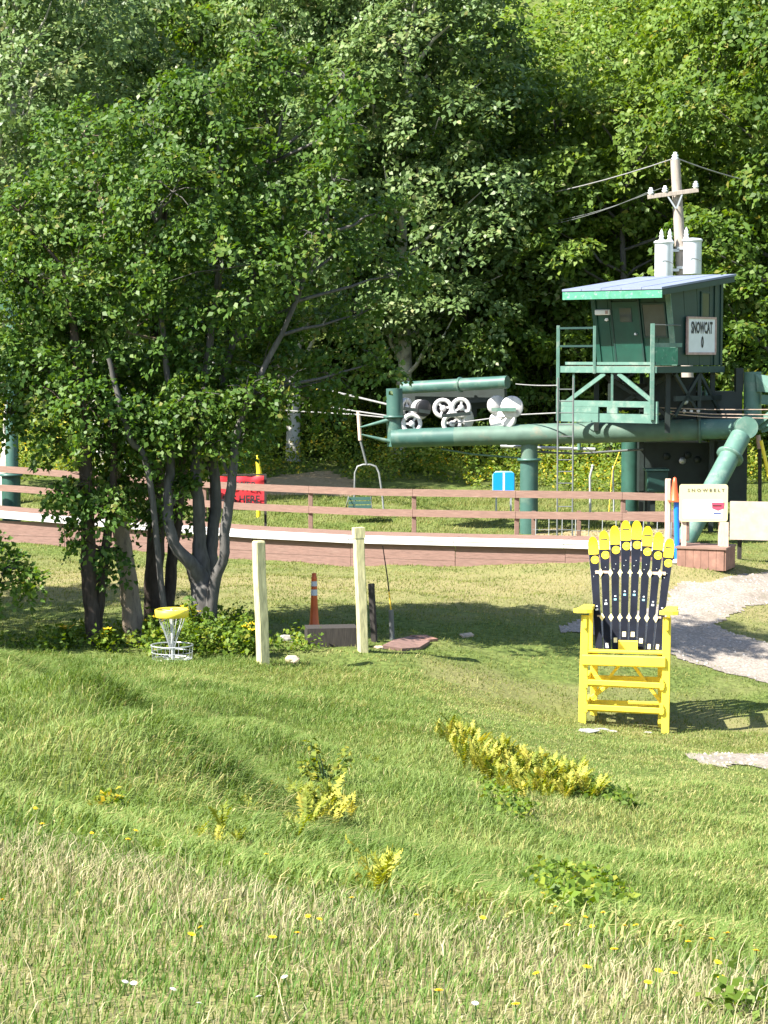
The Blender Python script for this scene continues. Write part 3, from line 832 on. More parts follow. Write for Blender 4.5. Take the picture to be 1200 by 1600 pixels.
front_panel(0.2, 0.82, 0.72, 1.5, 0.03, 0.02, M_PANE, "window")
for u0, u1, v0, v1 in ((0.16, 0.197, 0.68, 1.54), (0.823, 0.86, 0.68, 1.54), (0.2, 0.82, 0.68, 0.717), (0.2, 0.82, 1.503, 1.54)):
    front_panel(u0, u1, v0, v1, 0.045, 0.035, M_CABD, "window_frame")
# side window and battens
def on_side(u, v, out):
    return c0 + uR * u + nR * out + UPZ * v
def side_panel(u0, u1, v0, v1, out, th, mat, name):
    mb = MB(); mb.prism([on_side(u0, v0, out), on_side(u1, v0, out), on_side(u1, v1, out), on_side(u0, v1, out)], -nR * th); return mb.build(name, mat, cabin)
side_panel(1.12, 1.46, 1.22, 1.80, 0.018, 0.012, M_PANE, "window")
for u0, u1, v0, v1 in ((1.06, 1.117, 1.17, 1.85), (1.463, 1.52, 1.17, 1.85), (1.12, 1.46, 1.17, 1.217), (1.12, 1.46, 1.803, 1.85)):
    side_panel(u0, u1, v0, v1, 0.03, 0.028, M_CABD, "window_frame")
side_panel(1.72, 1.82, 0.0, 2.18, 0.028, 0.026, M_CABD, "batten")
side_panel(LR - 0.1, LR, 0.0, 2.3, 0.028, 0.026, M_CABD, "batten")
# roof: sheets with slight overhang, fascia in front and dark edge at the side
rt = 0.05
RO = 0.80
slope = (HB - HF) / (LR + LEAN)
def roofpt(u, w, dz=0.0):    # u along front from near corner, w distance back from the wall-top line
    return c0 + uF * u + nF * LEAN + uR * w + UPZ * (HF + 0.03 + slope * w + dz)
for j in range(5):
    u0, u1 = -0.28 + j * (LF + 0.62) / 5, -0.28 + (j + 1) * (LF + 0.62) / 5 - 0.012
    mb = MB(); mb.prism([roofpt(u0, -RO, .05), roofpt(u1, -RO, .05), roofpt(u1, LR + LEAN + 0.2, .05), roofpt(u0, LR + LEAN + 0.2, .05)], UPZ * (rt + 0.006 * (j % 2)))
    mb.build("roof_sheet", M_ROOF, cabin)
mb = MB(); mb.prism([roofpt(-0.26, -RO + .03, .044), roofpt(LF + 0.3, -RO + .03, .044), roofpt(LF + 0.3, LR + LEAN + 0.16, .044), roofpt(-0.26, LR + LEAN + 0.16, .044)], -UPZ * 0.05); mb.build("roof_deck", M_DARK, cabin)
mb = MB(); mb.prism([roofpt(-0.27, -RO + .02, .03), roofpt(LF + 0.33, -RO + .02, .03), roofpt(LF + 0.33, -RO + .02, -.16), roofpt(-0.27, -RO + .02, -.16)], -nF * 0.03); mb.build("fascia_board", M_FASCG, cabin)
mb = MB(); mb.prism([roofpt(-0.262, -RO + .06, .03), roofpt(-0.262, LR + LEAN + 0.16, .03), roofpt(-0.262, LR + LEAN + 0.16, -.10), roofpt(-0.262, -RO + .06, -.10)], -nR * 0.03); mb.build("fascia_board", M_CABD, cabin)
# lamp and plate on the front
mb = MB(); a_ = on_front(LF - 0.55, 1.33, 0.06); mb.bar(a_, a_ + uF * 0.42, 0.13, 0.13, bev=0.02); mb.build("light_box", M_WHITE, cabin)
mb = MB(); a_ = on_front(LF - 0.52, 1.33, 0.131); mb.bar(a_ , a_ + uF * 0.07, 0.02, 0.09); mb.build("light_lens", M_SIGNF, cabin)
mb = MB(); a_ = on_front(LF - 0.45, 1.18, 0.1); mb.lathe(a_, (0, 0, -1), [(0.03, 0), (0.06, 0.05), (0, 0.08)], 10); mb.build("bulb", M_WHITE, cabin)

# sign on the side wall
sc_ = on_side(1.02, 0.74, 0.06)
sg = thing("name_sign", "white framed sign reading SNOWCAT on the shaded cabin side", "sign", sc_)
Ms = frame(sc_, uR, UPZ)
Mrot = Ms.to_3x3()
mb = MB(); mb.box(sc_, (1.30, 0.86, 0.03), Mrot); mb.build("panel", M_SIGNB, sg)
for cx, cy, sx, sy in ((0, .445, 1.36, .05), (0, -.445, 1.36, .06), (-.665, 0, .05, .83), (.665, 0, .05, .83)):
    mb = MB(); mb.box(Ms @ Vector((cx, cy, 0.005)), (sx, sy, 0.055), Mrot); mb.build("frame", M_SIGNF, sg)
text("lettering", "SNOWCAT", Ms @ Matrix.Translation((0, 0.2, 0.019)), 1.02, 0.31, M_INK, sg, bold=0.035)
text("lettering", "0", Ms @ Matrix.Translation((0.03, -0.16, 0.019)), 0.12, 0.31, M_INK, sg, bold=0.05)

# platform round the cabin
plat = thing("cabin_platform", "green steel platform with railings carrying the operator cabin", "platform", c0 - UPZ * 1.6)
def pp(u, out, dz):
    return c0 + uF * u + nF * out + UPZ * dz
PW = 1.02
for j in range(6):
    o0 = 0.02 + j * PW / 6
    mb = MB(); mb.bar(pp(-0.05, o0 + PW / 12, -0.045), pp(LF + 0.55, o0 + PW / 12, -0.045 - 0.006 * (j % 2)), PW / 6 - 0.012, 0.05); mb.build("deck_plank", M_DECKW, plat)
for j in range(8):
    mb = MB(); mb.bar(pp(LF + 0.03 - j * 0.3, -0.02, -0.05), pp(LF + 0.03 - j * 0.3, -LR, -0.05), 0.285, 0.05); mb.build("deck_plank", M_DECKW, plat)
mb = MB(); mb.bar(pp(-0.08, PW + 0.03, -0.10), pp(LF + 0.56, PW + 0.03, -0.10), 0.05, 0.16); mb.build("edge_beam", M_GREENL, plat)
mb = MB(); mb.bar(pp(-0.07, PW, -0.10), pp(-0.07, -LR, -0.10), 0.05, 0.16); mb.build("edge_beam", M_CABD, plat)
mb = MB(); mb.bar(pp(-0.06, PW + 0.03, 0.05), pp(LF + 0.3, PW + 0.03, 0.05), 0.025, 0.07); mb.build("toe_board", M_GREENL, plat)
rails = []
def rpost(u, out, lo, hi, w=0.07):
    mb = MB(); mb.bar(pp(u, out, lo), pp(u, out, hi), w, w, up=(0, 1, 0), bev=0.006); return mb.build("rail_post", M_GREENL, plat)
rpost(0.02, PW + 0.08, -1.32, 1.02, 0.10)
rpost(1.72, PW + 0.07, -0.2, 0.98)
rpost(LF + 0.5, PW + 0.07, -1.4, 1.0, 0.08)
mb = MB(); mb.bar(pp(0.02, PW + .08, 0.50), pp(-0.06, -0.1, 0.50), 0.04, 0.10); mb.build("guard_rail", M_GREENL, plat)
mb = MB(); mb.prism([pp(-0.03, PW + .03, 0.02), pp(-0.08, 0.1, 0.02), pp(-0.08, 0.1, 0.44), pp(-0.03, PW + .03, 0.44)], uF * 0.03); mb.build("guard_panel", M_FASCG, plat)
mb = MB(); mb.tube([pp(0.02, PW + .08, 0.99), pp(-0.06, -0.05, 0.99)], 0.015, 6); mb.build("guard_rail", M_WIRED, plat)
for h_ in (0.93, 0.48):
    mb = MB(); mb.bar(pp(1.72, PW + .07, h_), pp(LF + .5, PW + .07, h_), 0.035, 0.05); mb.build("guard_rail", M_CABD, plat)
mb = MB(); mb.bar(pp(LF + .5, PW + .07, 0.93), pp(LF + .5, 0.0, 0.93), 0.035, 0.05); mb.build("guard_rail", M_CABD, plat)
# braces and lower truss sitting on the beam
zb = LT0.lerp(LT1, 0.7).z + TR
dzb = zb - c0.z
for u0, z0, u1, z1 in ((1.05, -0.2, 0.06, dzb + 0.55), (1.45, -0.2, LF + 0.35, dzb + 0.45)):
    mb = MB(); mb.bar(pp(u0, PW, z0), pp(u1, PW, z1), 0.05, 0.10); mb.build("brace", M_GREENL, plat)
mb = MB(); mb.bar(pp(1.25, PW - .02, -0.19), pp(1.25, PW - .02, dzb + 0.5), 0.05, 0.09, up=(0, 1, 0)); mb.build("brace", M_GREENL, plat)
mb = MB(); mb.bar(pp(LF + .1, PW - .04, -0.19), pp(LF + .1, PW - .04, dzb + 0.5), 0.05, 0.07, up=(0, 1, 0)); mb.build("brace", M_GREENL, plat)
# lower girder: chords, webs and end plates leave two slots
UG = [(-0.05, 0.72), (1.02, 0.98), (1.30, LF + 0.5)]
mb = MB(); mb.bar(pp(-0.1, PW, dzb + 0.47), pp(LF + 0.5, PW, dzb + 0.47), 0.06, 0.15); mb.build("girder_chord", M_GREENL, plat)
mb = MB(); mb.bar(pp(-0.1, PW, dzb + 0.12), pp(LF + 0.5, PW, dzb + 0.12), 0.06, 0.22); mb.build("girder_chord", M_GREENL, plat)
for u0, u1 in ((-0.1, 0.28), (1.05, 1.36), (1.62, LF + 0.5)):
    mb = MB(); mb.bar(pp(u0, PW + .003, dzb + 0.315), pp(u1, PW + .003, dzb + 0.315), 0.06, 0.154); mb.build("girder_web", M_GREENL, plat)
for u_, out in ((0.2, 0.1), (LF, 0.1), (0.2, -LR + .1), (LF, -LR + .1)):
    q_ = pp(u_, out, 0); mb = MB(); mb.bar((q_.x, q_.y, zb - 0.25 if out > 0 else hz(q_.x, q_.y)), q_ - UPZ * 0.14, 0.12, 0.12, up=(0, 1, 0)); mb.build("column", M_DARK, plat)
for u0, u1, z0, z1 in ((0.2, LF, -0.2, -1.3), (LF, 0.2, -0.2, -1.3)):
    mb = MB(); mb.bar(pp(u0, -0.1, z0), pp(u1, -0.1, z1), 0.06, 0.10); mb.build("brace", M_DARK, plat)
for v0, v1, z0, z1 in ((0.1, -LR * .5, -0.2, -1.25), (-LR * .5, -LR, -0.2, -1.25), (-LR * .5, 0.1, -0.2, -1.25), (-LR * .5, -LR * .5, -0.2, -1.35)):
    mb = MB(); mb.bar(pp(0.0, v0, z0), pp(0.0, v1, z1), 0.06, 0.09); mb.build("brace", M_DARK, plat)
mb = MB(); mb.bar(pp(0.0, 0.1, -0.82), pp(0.0, -LR - .4, -0.82), 0.06, 0.12); mb.build("brace", M_DARK, plat)

# drive wheel machinery between cabin floor and beam
mach = thing("drive_gearbox", "dark gearbox and bullwheel frame filling the gap below the cabin", "machinery", P(1070, 650, 52.0))
def mbox(px0, py0, px1, py1, D, depth, mat=M_DARK, name="casing"):
    a = P(px0, py1, D); b = P(px1, py0, D)
    mb = MB(); mb.box(((a.x + b.x) / 2, D + depth / 2, (a.z + b.z) / 2), (b.x - a.x, depth, b.z - a.z)); return mb.build(name, mat, mach)
mbox(1012, 590, 1088, 655, 52.1, 1.0); mbox(1090, 612, 1160, 655, 52.2, 1.4); mbox(955, 600, 1010, 640, 52.4, 0.8)
mbox(1020, 575, 1060, 590, 52.2, 0.8); mbox(1150, 575, 1162, 612, 52.2, 0.3)
c = P(1075, 655, 53.4); mb = MB(); mb.lathe(c, (0, 0, 1), [(0.3, -.05), (1.55, -.05), (1.6, 0), (1.55, .06), (0.3, .06)], 40); mb.build("bullwheel", M_DARK, mach)
mb = MB(); mb.lathe(P(1070, 627, 51.95), (0, -1, 0), [(0.075, 0), (0.085, 0.04), (0.05, 0.10), (0, 0.11)], 14); mb.build("lamp_cap", M_WHITE, mach)
for x_ in (1094, 1103):
    mb = MB(); mb.tube([P(x_, 603, 52.0), P(x_, 620, 52.0)], 0.05, 8); mb.build("cylinder_valve", M_GREENL, mach)
mb = MB(); mb.tube([P(1015, 645, 51.3), P(1030, 641, 51.3)], [0.16, 0.12], 12); mb.build("rope_clamp", M_GREENL, mach)
for k in range(6):
    mb = MB(); mb.lathe(P(1036 + k * 11, 644 - k * 0.4, 51.25), (1, 0, 0), [(0.0, -.05), (.05, -.02), (.05, .02), (0, .05)], 8); mb.build("rope_splice", M_WHEEL if k > 2 else M_GREENL, mach)

# ladder
lad = thing("access_ladder", "thin dark steel ladder from the ground up to the platform", "ladder", on_ground(884, 50.6))
lt0, lt1 = P(872, 590, 50.4), P(896, 590, 50.4); lg = on_ground(884, 50.4).z
for t_ in (lt0, lt1):
    mb = MB(); mb.tube([(t_.x, t_.y, lg - 0.05), (t_.x, t_.y, t_.z)], 0.022, 8); mb.build("side_rail", M_WIRED, lad)
nr = 13
for k in range(nr):
    z_ = lg + 0.3 + (lt0.z - lg - 0.3) * k / nr
    mb = MB(); mb.tube([(lt0.x, lt0.y, z_), (lt1.x, lt1.y, z_)], 0.014, 6); mb.build("rung", M_WIRED, lad)

# ------------------------------------------------------------------ ropes and overhead lines
def sag(a, b, d, n=14):
    return [a.lerp(b, i / n) - UPZ * d * 4 * (i / n) * (1 - i / n) for i in range(n + 1)]
def wire(name, pts, r, mat, label, cat, group=None):
    mb = MB(); mb.tube(pts, r, 6); return tag(mb.build(name, mat), label, cat, group)
wire("haul_rope", [P(606, 632, 53.4), P(500, 607, 57.5), P(330, 566, 66), P(150, 520, 80)], 0.030, M_CABLE, "uppermost steel haul rope running into the trees left of the tube frame", "rope", "steel haul ropes")
wire("haul_rope", [P(634, 654, 53.3), P(560, 643, 55), P(470, 629, 58), P(300, 600, 66), P(120, 565, 80)], 0.022, M_CABLE, "middle steel haul rope that carries the empty lift chair", "rope", "steel haul ropes")
wire("haul_rope", [P(636, 656, 53.1), P(560, 648, 55), P(455, 642, 58.4), P(300, 628, 66), P(120, 600, 80)], 0.020, M_CABLE, "lowest steel haul rope running left from the tube frame", "rope", "steel haul ropes")
wire("haul_rope", [P(690, 664, 53.0), P(812, 648, 52.5), P(875, 645, 51.6)], 0.018, M_CABLE, "short steel rope between the sheave wheels and the cabin platform", "rope", "steel haul ropes")
for k, (y0, y1, lb) in enumerate(((638, 640, "upper"), (642, 650, "middle"), (646, 656, "lower"))):
    wire("guy_rope", [P(1030, 637 + k * 4, 51.2), P(1110, (y0 + y1) / 2 + 1, 51.2), P(1330, y1, 50.6)], 0.013, M_DECKW, lb + " of three thin brown ropes fanning right from the beam clamp", "rope", "brown guy ropes")
pole_top = P(1056, 246, 62)
for a_, b_, d_, lb in ((P(1055, 247, 62), P(640, 325, 80), 0.4, "overhead wire sloping left from the pole top"), (P(1056, 247, 62), P(1330, 300, 72), 0.3, "overhead wire sloping right from the pole top")):
    wire("power_line", sag(a_, b_, d_), 0.020, M_CABLE, lb, "wire", "overhead wires")
for a_, lb in ((P(1018, 298, 61.9), "dark wire from the left crossarm insulator"), (P(1033, 294, 62), "dark wire from the inner crossarm insulator")):
    wire("power_line", sag(a_, P(690, 352, 78) + Vector((0, 0, (a_.x % 1) * 0.6)), 0.6), 0.012, M_WIRED, lb, "wire", "overhead wires")
wire("power_line", sag(P(806, 600, 53), P(872, 602, 51.4), 0.02), 0.014, M_CABLE, "short cable reaching the platform post", "wire")

# ------------------------------------------------------------------ utility pole with transformers
pb_ = on_ground(1072, 62.0)
up_ = thing("utility_pole", "leaning grey wooden utility pole with a crossarm behind the cabin", "utility pole", pb_)
pt = P(1055, 250, 62.0); pm = P(1065, 425, 62.0)
dirv = (pt - pm).normalized(); pbase = pm - dirv * ((pm.z - pb_.z + 0.4) / dirv.z)
mb = MB(); mb.tube([pbase, pm, pt], [0.20, 0.17, 0.145], 12); mb.build("shaft", M_POLE, up_)
arm_a, arm_b = P(1012, 308, 61.75), P(1091, 297, 61.75)
mb = MB(); mb.bar(arm_a, arm_b, 0.11, 0.13, bev=0.01); mb.build("crossarm", M_POLE, up_)
for a_, b_ in ((P(1043, 306, 61.72), P(1056, 326, 61.72)), (P(1066, 303, 61.72), P(1057, 326, 61.72))):
    mb = MB(); mb.bar(a_, b_, 0.03, 0.045); mb.build("arm_brace", M_STEEL, up_)
def insul(c, h, r, par, ax=(0, 0, 1)):
    mb = MB(); mb.lathe(c, ax, [(0, 0), (r * .5, 0), (r, h * .3), (r * .55, h * .42), (r * .9, h * .6), (r * .45, h * .75), (r * .5, h * .95), (0, h)], 12); return mb.build("insulator", M_CERAM, par)
for x_, y_ in ((1017, 306), (1039, 303), (1087, 296)):
    insul(P(x_, y_, 61.75) + UPZ * 0.03, 0.22, 0.10, up_)
insul(pt + UPZ * -0.02, 0.26, 0.12, up_)
for x0, side in ((1037, "left"), (1081.5, "right")):
    r = 0.285
    bb = P(x0, 433 if side == "left" else 429, 61.75); tt = P(x0, 377 if side == "left" else 374, 61.75)
    lab = "white can transformer with twin bushings on the left side of the pole" if side == "left" else "white can transformer with one bushing on the right side of the pole"
    tr = thing("pole_transformer", lab, "transformer", bb, "pole transformers")
    h = tt.z - bb.z
    mb = MB(); mb.lathe(bb, (0, 0, 1), [(0, 0), (r * .93, 0), (r * .97, 0.03), (r * .97, h * .90), (r, h * .93), (r, h * .95)], 24); mb.build("tank", M_TRANS, tr)
    mb = MB(); mb.lathe(bb + UPZ * h * .94, (0, 0, 1), [(0, 0.0), (r * 1.08, 0.0), (r * 1.08, 0.05), (r * .9, 0.085), (0, 0.11)], 24); mb.build("lid", M_TRANS, tr)
    for k, dx in enumerate((-0.08, 0.17) if side == "left" else (-0.19,)):
        c = bb + UPZ * (h * .94 + 0.08) + Vector((dx, -0.03, 0))
        mb = MB(); mb.lathe(c, (0, 0, 1), [(0.06, 0), (0.085, 0.04), (0.05, 0.08), (0.08, 0.13), (0.045, 0.18), (0.06, 0.23), (0.02, 0.32), (0, 0.36)], 12); mb.build("bushing", M_CERAM, tr)
    sd = 1 if side == "left" else -1
    for f_ in (0.2, 0.75):
        mb = MB(); mb.box(bb + Vector((sd * (r + 0.07), 0.08, h * f_)), (0.22, 0.10, 0.08)); mb.build("mounting_bracket", M_STEEL, tr)
    mb = MB(); mb.tube(sag(bb + Vector((-0.22, -0.29, h * .42)), bb + Vector((0.24, -0.27, h * .36)), -0.06, 8), 0.008, 5); mb.build("lead_wire", M_WIRED, tr)

# ------------------------------------------------------------------ lift chairs
def lift_chair(D, grip, bend, bow, half, seat_y, label):
    g_ = P(*grip, D)
    t = thing("lift_chair", label, "lift chair", P(bow[0], seat_y, D), "empty lift chairs")
    b_ = P(*bend, D); w_ = P(*bow, D)
    mb = MB(); mb.tube([g_ + UPZ * 0.05, b_], 0.055, 8); mb.build("grip_tube", M_BEIGE, t)
    mb = MB(); mb.tube([b_, b_.lerp(w_, 0.5), w_], 0.032, 8); mb.build("hanger", M_WIRED, t)
    yb = P(bow[0], seat_y, D).z
    hw = half
    pts = [Vector((w_.x - hw * 1.02, D, yb)), Vector((w_.x - hw, D, yb + 0.6)), Vector((w_.x - hw * .96, D, w_.z - 0.22)), Vector((w_.x - hw * .75, D, w_.z - 0.05)), Vector((w_.x - hw * .3, D, w_.z)),
           Vector((w_.x + hw * .3, D, w_.z)), Vector((w_.x + hw * .75, D, w_.z - 0.05)), Vector((w_.x + hw, D, w_.z - 0.22)), Vector((w_.x + hw * 1.25, D, yb + 0.5)), Vector((w_.x + hw * 1.4, D, yb))]
    mb = MB(); mb.tube(pts, 0.027, 8); mb.build("bail_frame", M_BAIL, t)
    # seat with slatted back
    for k in range(3):
        mb = MB(); mb.bar((w_.x - hw * 1.5, D - 0.05 + 0.02 * k, yb + 0.12 + k * 0.11), (w_.x + hw * 0.35, D - 0.06 + 0.02 * k, yb + 0.13 + k * 0.11), 0.03, 0.085); mb.build("back_slat", M_GREEN, t)
    for k in range(4):
        mb = MB(); mb.bar((w_.x - hw * 1.45, D - 0.12 - 0.11 * k, yb + 0.02), (w_.x + hw * 1.5, D - 0.12 - 0.11 * k, yb + 0.0), 0.095, 0.03); mb.build("seat_slat", M_DARK, t)
    for s_ in (-1.5, 0.36):
        mb = MB(); mb.tube([(w_.x + hw * s_, D - 0.05, yb + 0.40), (w_.x + hw * (s_ * 1.12), D - 0.5, yb + 0.12), (w_.x + hw * (s_ * 1.18), D - 0.1, yb - 0.02)], 0.018, 6); mb.build("side_arm", M_WIRED, t)
    return t
lift_chair(55.0, (560, 645), (563, 688), (573, 726), 0.33, 799, "empty lift chair with a pale loop frame hanging over the ramp fence")

# ------------------------------------------------------------------ lift tower at far left
tw_b = on_ground(19, 54.5)
tw = thing("lift_tower", "green tubular lift tower at the left behind overhanging leaves", "lift tower", tw_b)
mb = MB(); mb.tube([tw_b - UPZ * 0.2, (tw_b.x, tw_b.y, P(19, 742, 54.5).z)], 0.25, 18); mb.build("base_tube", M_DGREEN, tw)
mb = MB(); mb.lathe((tw_b.x, tw_b.y, P(19, 742, 54.5).z), (0, 0, 1), [(0, -.03), (.31, -.03), (.31, .03), (0, .03)], 18); mb.build("flange", M_GREEN, tw)
mb = MB(); mb.tube([(tw_b.x + .03, tw_b.y, P(19, 740, 54.5).z), (tw_b.x + .10, tw_b.y, P(20, 470, 54.5).z)], [0.17, 0.15], 16); mb.build("mast_tube", M_GREEN, tw)
mb = MB(); mb.bar(P(-60, 480, 54.4), P(95, 474, 54.4), 0.2, 0.28); mb.build("cross_head", M_GREEN, tw)
# narrow pale marker glimpsed through the leaves
mk = on_ground(198, 57.0)
mp = thing("marker_pole", "narrow white and blue marker pole glimpsed between the tree stems", "marker pole", mk)
mb = MB(); mb.tube([mk - UPZ * .1, (mk.x, mk.y, P(198, 655, 57).z)], 0.05, 10); mb.build("stake", M_STEEL, mp)
mb = MB(); mb.tube([P(198, 655, 57), P(199, 612, 57)], 0.13, 14); mb.build("sleeve", M_SIGNB, mp)
mb = MB(); mb.tube([P(199, 611, 57), P(199, 588, 57)], 0.12, 14); mb.build("cap", M_WHITE, mp)
mb = MB(); mb.tube([P(198, 630, 56.99), P(198, 640, 56.99)], 0.137, 14); mb.build("band", M_SKIC, mp)

# ------------------------------------------------------------------ signs and posts round the ramp
bn = P(371, 768, 51.2)
ban = thing("red_banner", "red vinyl banner lettered in black hanging behind the fence rails", "banner", (bn.x, bn.y, hz(bn.x, bn.y)))
bw, bh = 1.34, 0.80
NXB, NZB = 26, 12
vs, fs = [], []
for j in range(NZB + 1):
    for i in range(NXB + 1):
        u_, v_ = i / NXB, j / NZB
        fold = 0.035 * math.sin(u_ * 9 + v_ * 5) * v_ + 0.03 * math.exp(-((v_ - 0.78 - 0.12 * u_) / 0.07) ** 2) + 0.02 * math.sin(u_ * 17 - v_ * 9) * v_ * v_
        vs.append(bn + Vector(((u_ - .5) * bw, -fold, (v_ - .5) * bh - 0.02 * math.sin(math.pi * u_))))
for j in range(NZB):
    for i in range(NXB):
        a_ = j * (NXB + 1) + i; fs.append((a_, a_ + 1, a_ + NXB + 2, a_ + NXB + 1))
mb = MB(); mb.add(vs, fs, True); mb.build("sheet", M_BANNER, ban)
Mb = frame(bn + Vector((0, -0.06, 0)), (1, 0, 0), UPZ)
text("lettering", "LOWER", Mb @ Matrix.Translation((0.10, 0.17, 0)), 0.78, 0.17, M_INK, ban, bold=0.03)
text("lettering", "BARS HERE", Mb @ Matrix.Translation((0.02, -0.19, 0)), 1.1, 0.20, M_INK, ban, bold=0.03)
for x_ in (-bw / 2 - 0.03, bw / 2 + 0.03):
    g_ = hz(bn.x + x_, bn.y); mb = MB(); mb.bar((bn.x + x_, bn.y + 0.03, g_ - 0.1), (bn.x + x_, bn.y + 0.03, bn.z + bh / 2 + 0.03), 0.06, 0.06, up=(0, 1, 0)); mb.build("post", M_OLD, ban)
mb = MB(); mb.bar(bn + Vector((-bw / 2 - .06, .03, bh / 2 + .02)), bn + Vector((bw / 2 + .06, .03, bh / 2 + .02)), 0.04, 0.04); mb.build("top_bar", M_OLD, ban)

yb_ = on_ground(404, 56.0)
yp = thing("yellow_stake", "yellow wrapped stake rising behind the red banner", "stake", yb_)
mb = MB(); mb.tube([yb_ - UPZ * .05, P(405, 738, 56)], [0.06, 0.085], 10); mb.tube([P(405, 738, 56), P(402, 716, 56)], [0.075, 0.05], 10); mb.build("wrap", M_YPOST, yp)
mb = MB(); mb.lathe(P(402, 716, 56), (0, 0, 1), [(0.045, -0.02), (0.055, 0.02), (0.02, 0.08), (0, 0.085)], 10); mb.build("cap", M_YPOST, yp)

bs = P(787, 757, 56.0)
blu = thing("blue_sign", "bright blue sign of two panels with a white centre strip", "sign", on_ground(787, 56.0))
Mz = frame(bs, (1, 0, 0), UPZ); 
for x_ in (-0.155, 0.155):
    mb = MB(); mb.box(bs + Vector((x_, 0, 0)), (0.25, 0.03, 0.64)); mb.build("panel", M_BLUES, blu)
mb = MB(); mb.box(bs + Vector((0, 0.004, 0)), (0.056, 0.03, 0.64)); mb.build("centre_strip", M_WHITE, blu)
mb = MB(); mb.tube([bs + Vector((-.29, .02, -.33)), bs + Vector((-.29, .02, .26)), bs + Vector((-.22, .02, .345)), bs + Vector((.22, .02, .345)), bs + Vector((.29, .02, .26)), bs + Vector((.29, .02, -.33))], 0.022, 8); mb.build("frame", M_SKIC, blu)
for x_ in (-0.2, 0.2):
    mb = MB(); mb.bar((bs.x + x_, bs.y + 0.04, hz(bs.x, bs.y) - .1), (bs.x + x_, bs.y + 0.04, bs.z - .3), 0.05, 0.05, up=(0, 1, 0)); mb.build("leg", M_STEEL, blu)

# trail sign with its blue post
sb = P(1099.5, 786, 45.2)
sn = thing("trail_sign", "cream board lettered SNOWBELT beside the end of the fence", "sign", (sb.x, sb.y, hz(sb.x, sb.y)))
sw, sh = 1.07, 0.83
def rrect(w, h, r, n=4):
    out = []
    for cx, cy, a0 in ((w / 2 - r, h / 2 - r, 0), (-w / 2 + r, h / 2 - r, 90), (-w / 2 + r, -h / 2 + r, 180), (w / 2 - r, -h / 2 + r, 270)):
        for k in range(n + 1):
            t_ = R(a0 + 90 * k / n); out.append((cx + r * math.cos(t_), cy + r * math.sin(t_)))
    return out
mb = MB(); mb.prism([sb + Vector((x_, 0, y_)) for x_, y_ in rrect(sw, sh, 0.06)], (0, 0.04, 0)); mb.build("board", M_CREAM, sn)
mb = MB(); mb.prism([sb + Vector((x_ - 0.02, -0.003, y_ - 0.14)) for x_, y_ in rrect(sw * .84, sh * .52, 0.05)], (0, 0.004, 0)); mb.build("white_field", M_SIGNW, sn)
Mt = frame(sb, (1, 0, 0), UPZ)
text("lettering", "SNOWBELT", Mt @ Matrix.Translation((0.05, 0.285, 0.004)), 0.82, 0.07, M_INKG, sn, spacing=1.6, bold=0.02)
mb = MB(); mb.prism([sb + Vector((x_ + 0.32, -0.006, y_ - 0.07)) for x_, y_ in ((-.14, .08), (.14, .08), (.13, -.05), (0, -.10), (-.13, -.05))], (0, 0.004, 0)); mb.build("red_emblem", M_PINK, sn)
mb = MB(); mb.box(sb + Vector((0.30, -0.008, -0.06)), (0.20, 0.002, 0.03)); mb.build("emblem_bar", M_INK, sn)
mb = MB(); mb.box(sb + Vector((0.30, -0.006, -0.225)), (0.16, 0.004, 0.028)); mb.build("navy_strip", M_NAVY, sn)
mb = MB(); mb.box(sb + Vector((0.30, -0.006, -0.278)), (0.10, 0.004, 0.014)); mb.build("navy_strip", M_SKIC, sn)
for x_ in (-0.42, 0.40):
    g_ = hz(sb.x + x_, sb.y); mb = MB(); mb.bar((sb.x + x_, sb.y + 0.09, g_ - .1), (sb.x + x_, sb.y + 0.09, sb.z + .3), 0.10, 0.09, up=(0, 1, 0)); mb.build("leg", M_BEIGE, sn)
mb = MB(); g_ = hz(sb.x + 0.44, sb.y); mb.bar((sb.x + .45, sb.y - .06, g_ + 0.42), (sb.x + .45, sb.y - .06, sb.z - sh / 2 - .01), 0.19, 0.07, up=(0, 1, 0)); mb.build("support_board", M_BEIGE, sn)

bp_ = P(1056, 820, 45.4); g_ = hz(bp_.x, bp_.y)
bl = thing("blue_post", "bright blue plastic post at the end of the fence", "post", (bp_.x, bp_.y, g_))
mb = MB(); mb.tube([(bp_.x + .04, bp_.y, g_ - .05), P(1057, 783, 45.4)], 0.062, 12); mb.build("tube", M_BLUE, bl)
mb = MB(); mb.lathe((bp_.x + .04, bp_.y, g_), (0, 0, 1), [(0, 0), (.15, 0), (.12, .06), (.062, .09), (.062, .2)], 12); mb.build("foot", M_STEEL, bl)
cn = P(1054, 783, 45.4)
rc = thing("orange_cone", "small red orange cone perched on top of the blue post", "cone", cn)
mb = MB(); mb.lathe(cn, (0.0, 0, 1), [(0.0, 0), (0.115, 0), (0.10, 0.02), (0.055, 0.40), (0.035, 0.52), (0, 0.54)], 14); mb.build("body", M_REDOR, rc)
mb = MB(); mb.box(cn + Vector((0.0, 0, 0.004)), (0.28, 0.24, 0.03)); mb.build("base", M_REDOR, rc)
ep = P(1044, 782, 45.6); g_ = hz(ep.x, ep.y)
e_ = thing("end_post", "pale beige square post with a rounded top at the fence end", "post", (ep.x, ep.y, g_))
mb = MB(); mb.bar((ep.x, ep.y, g_ - .1), P(1044, 750, 45.6), 0.125, 0.12, up=(0, 1, 0), bev=0.025); mb.build("shaft", M_BEIGE, e_)
mb = MB(); mb.box(P(1044, 749, 45.6), (0.11, 0.10, 0.03)); mb.build("cap", M_BEIGE, e_)

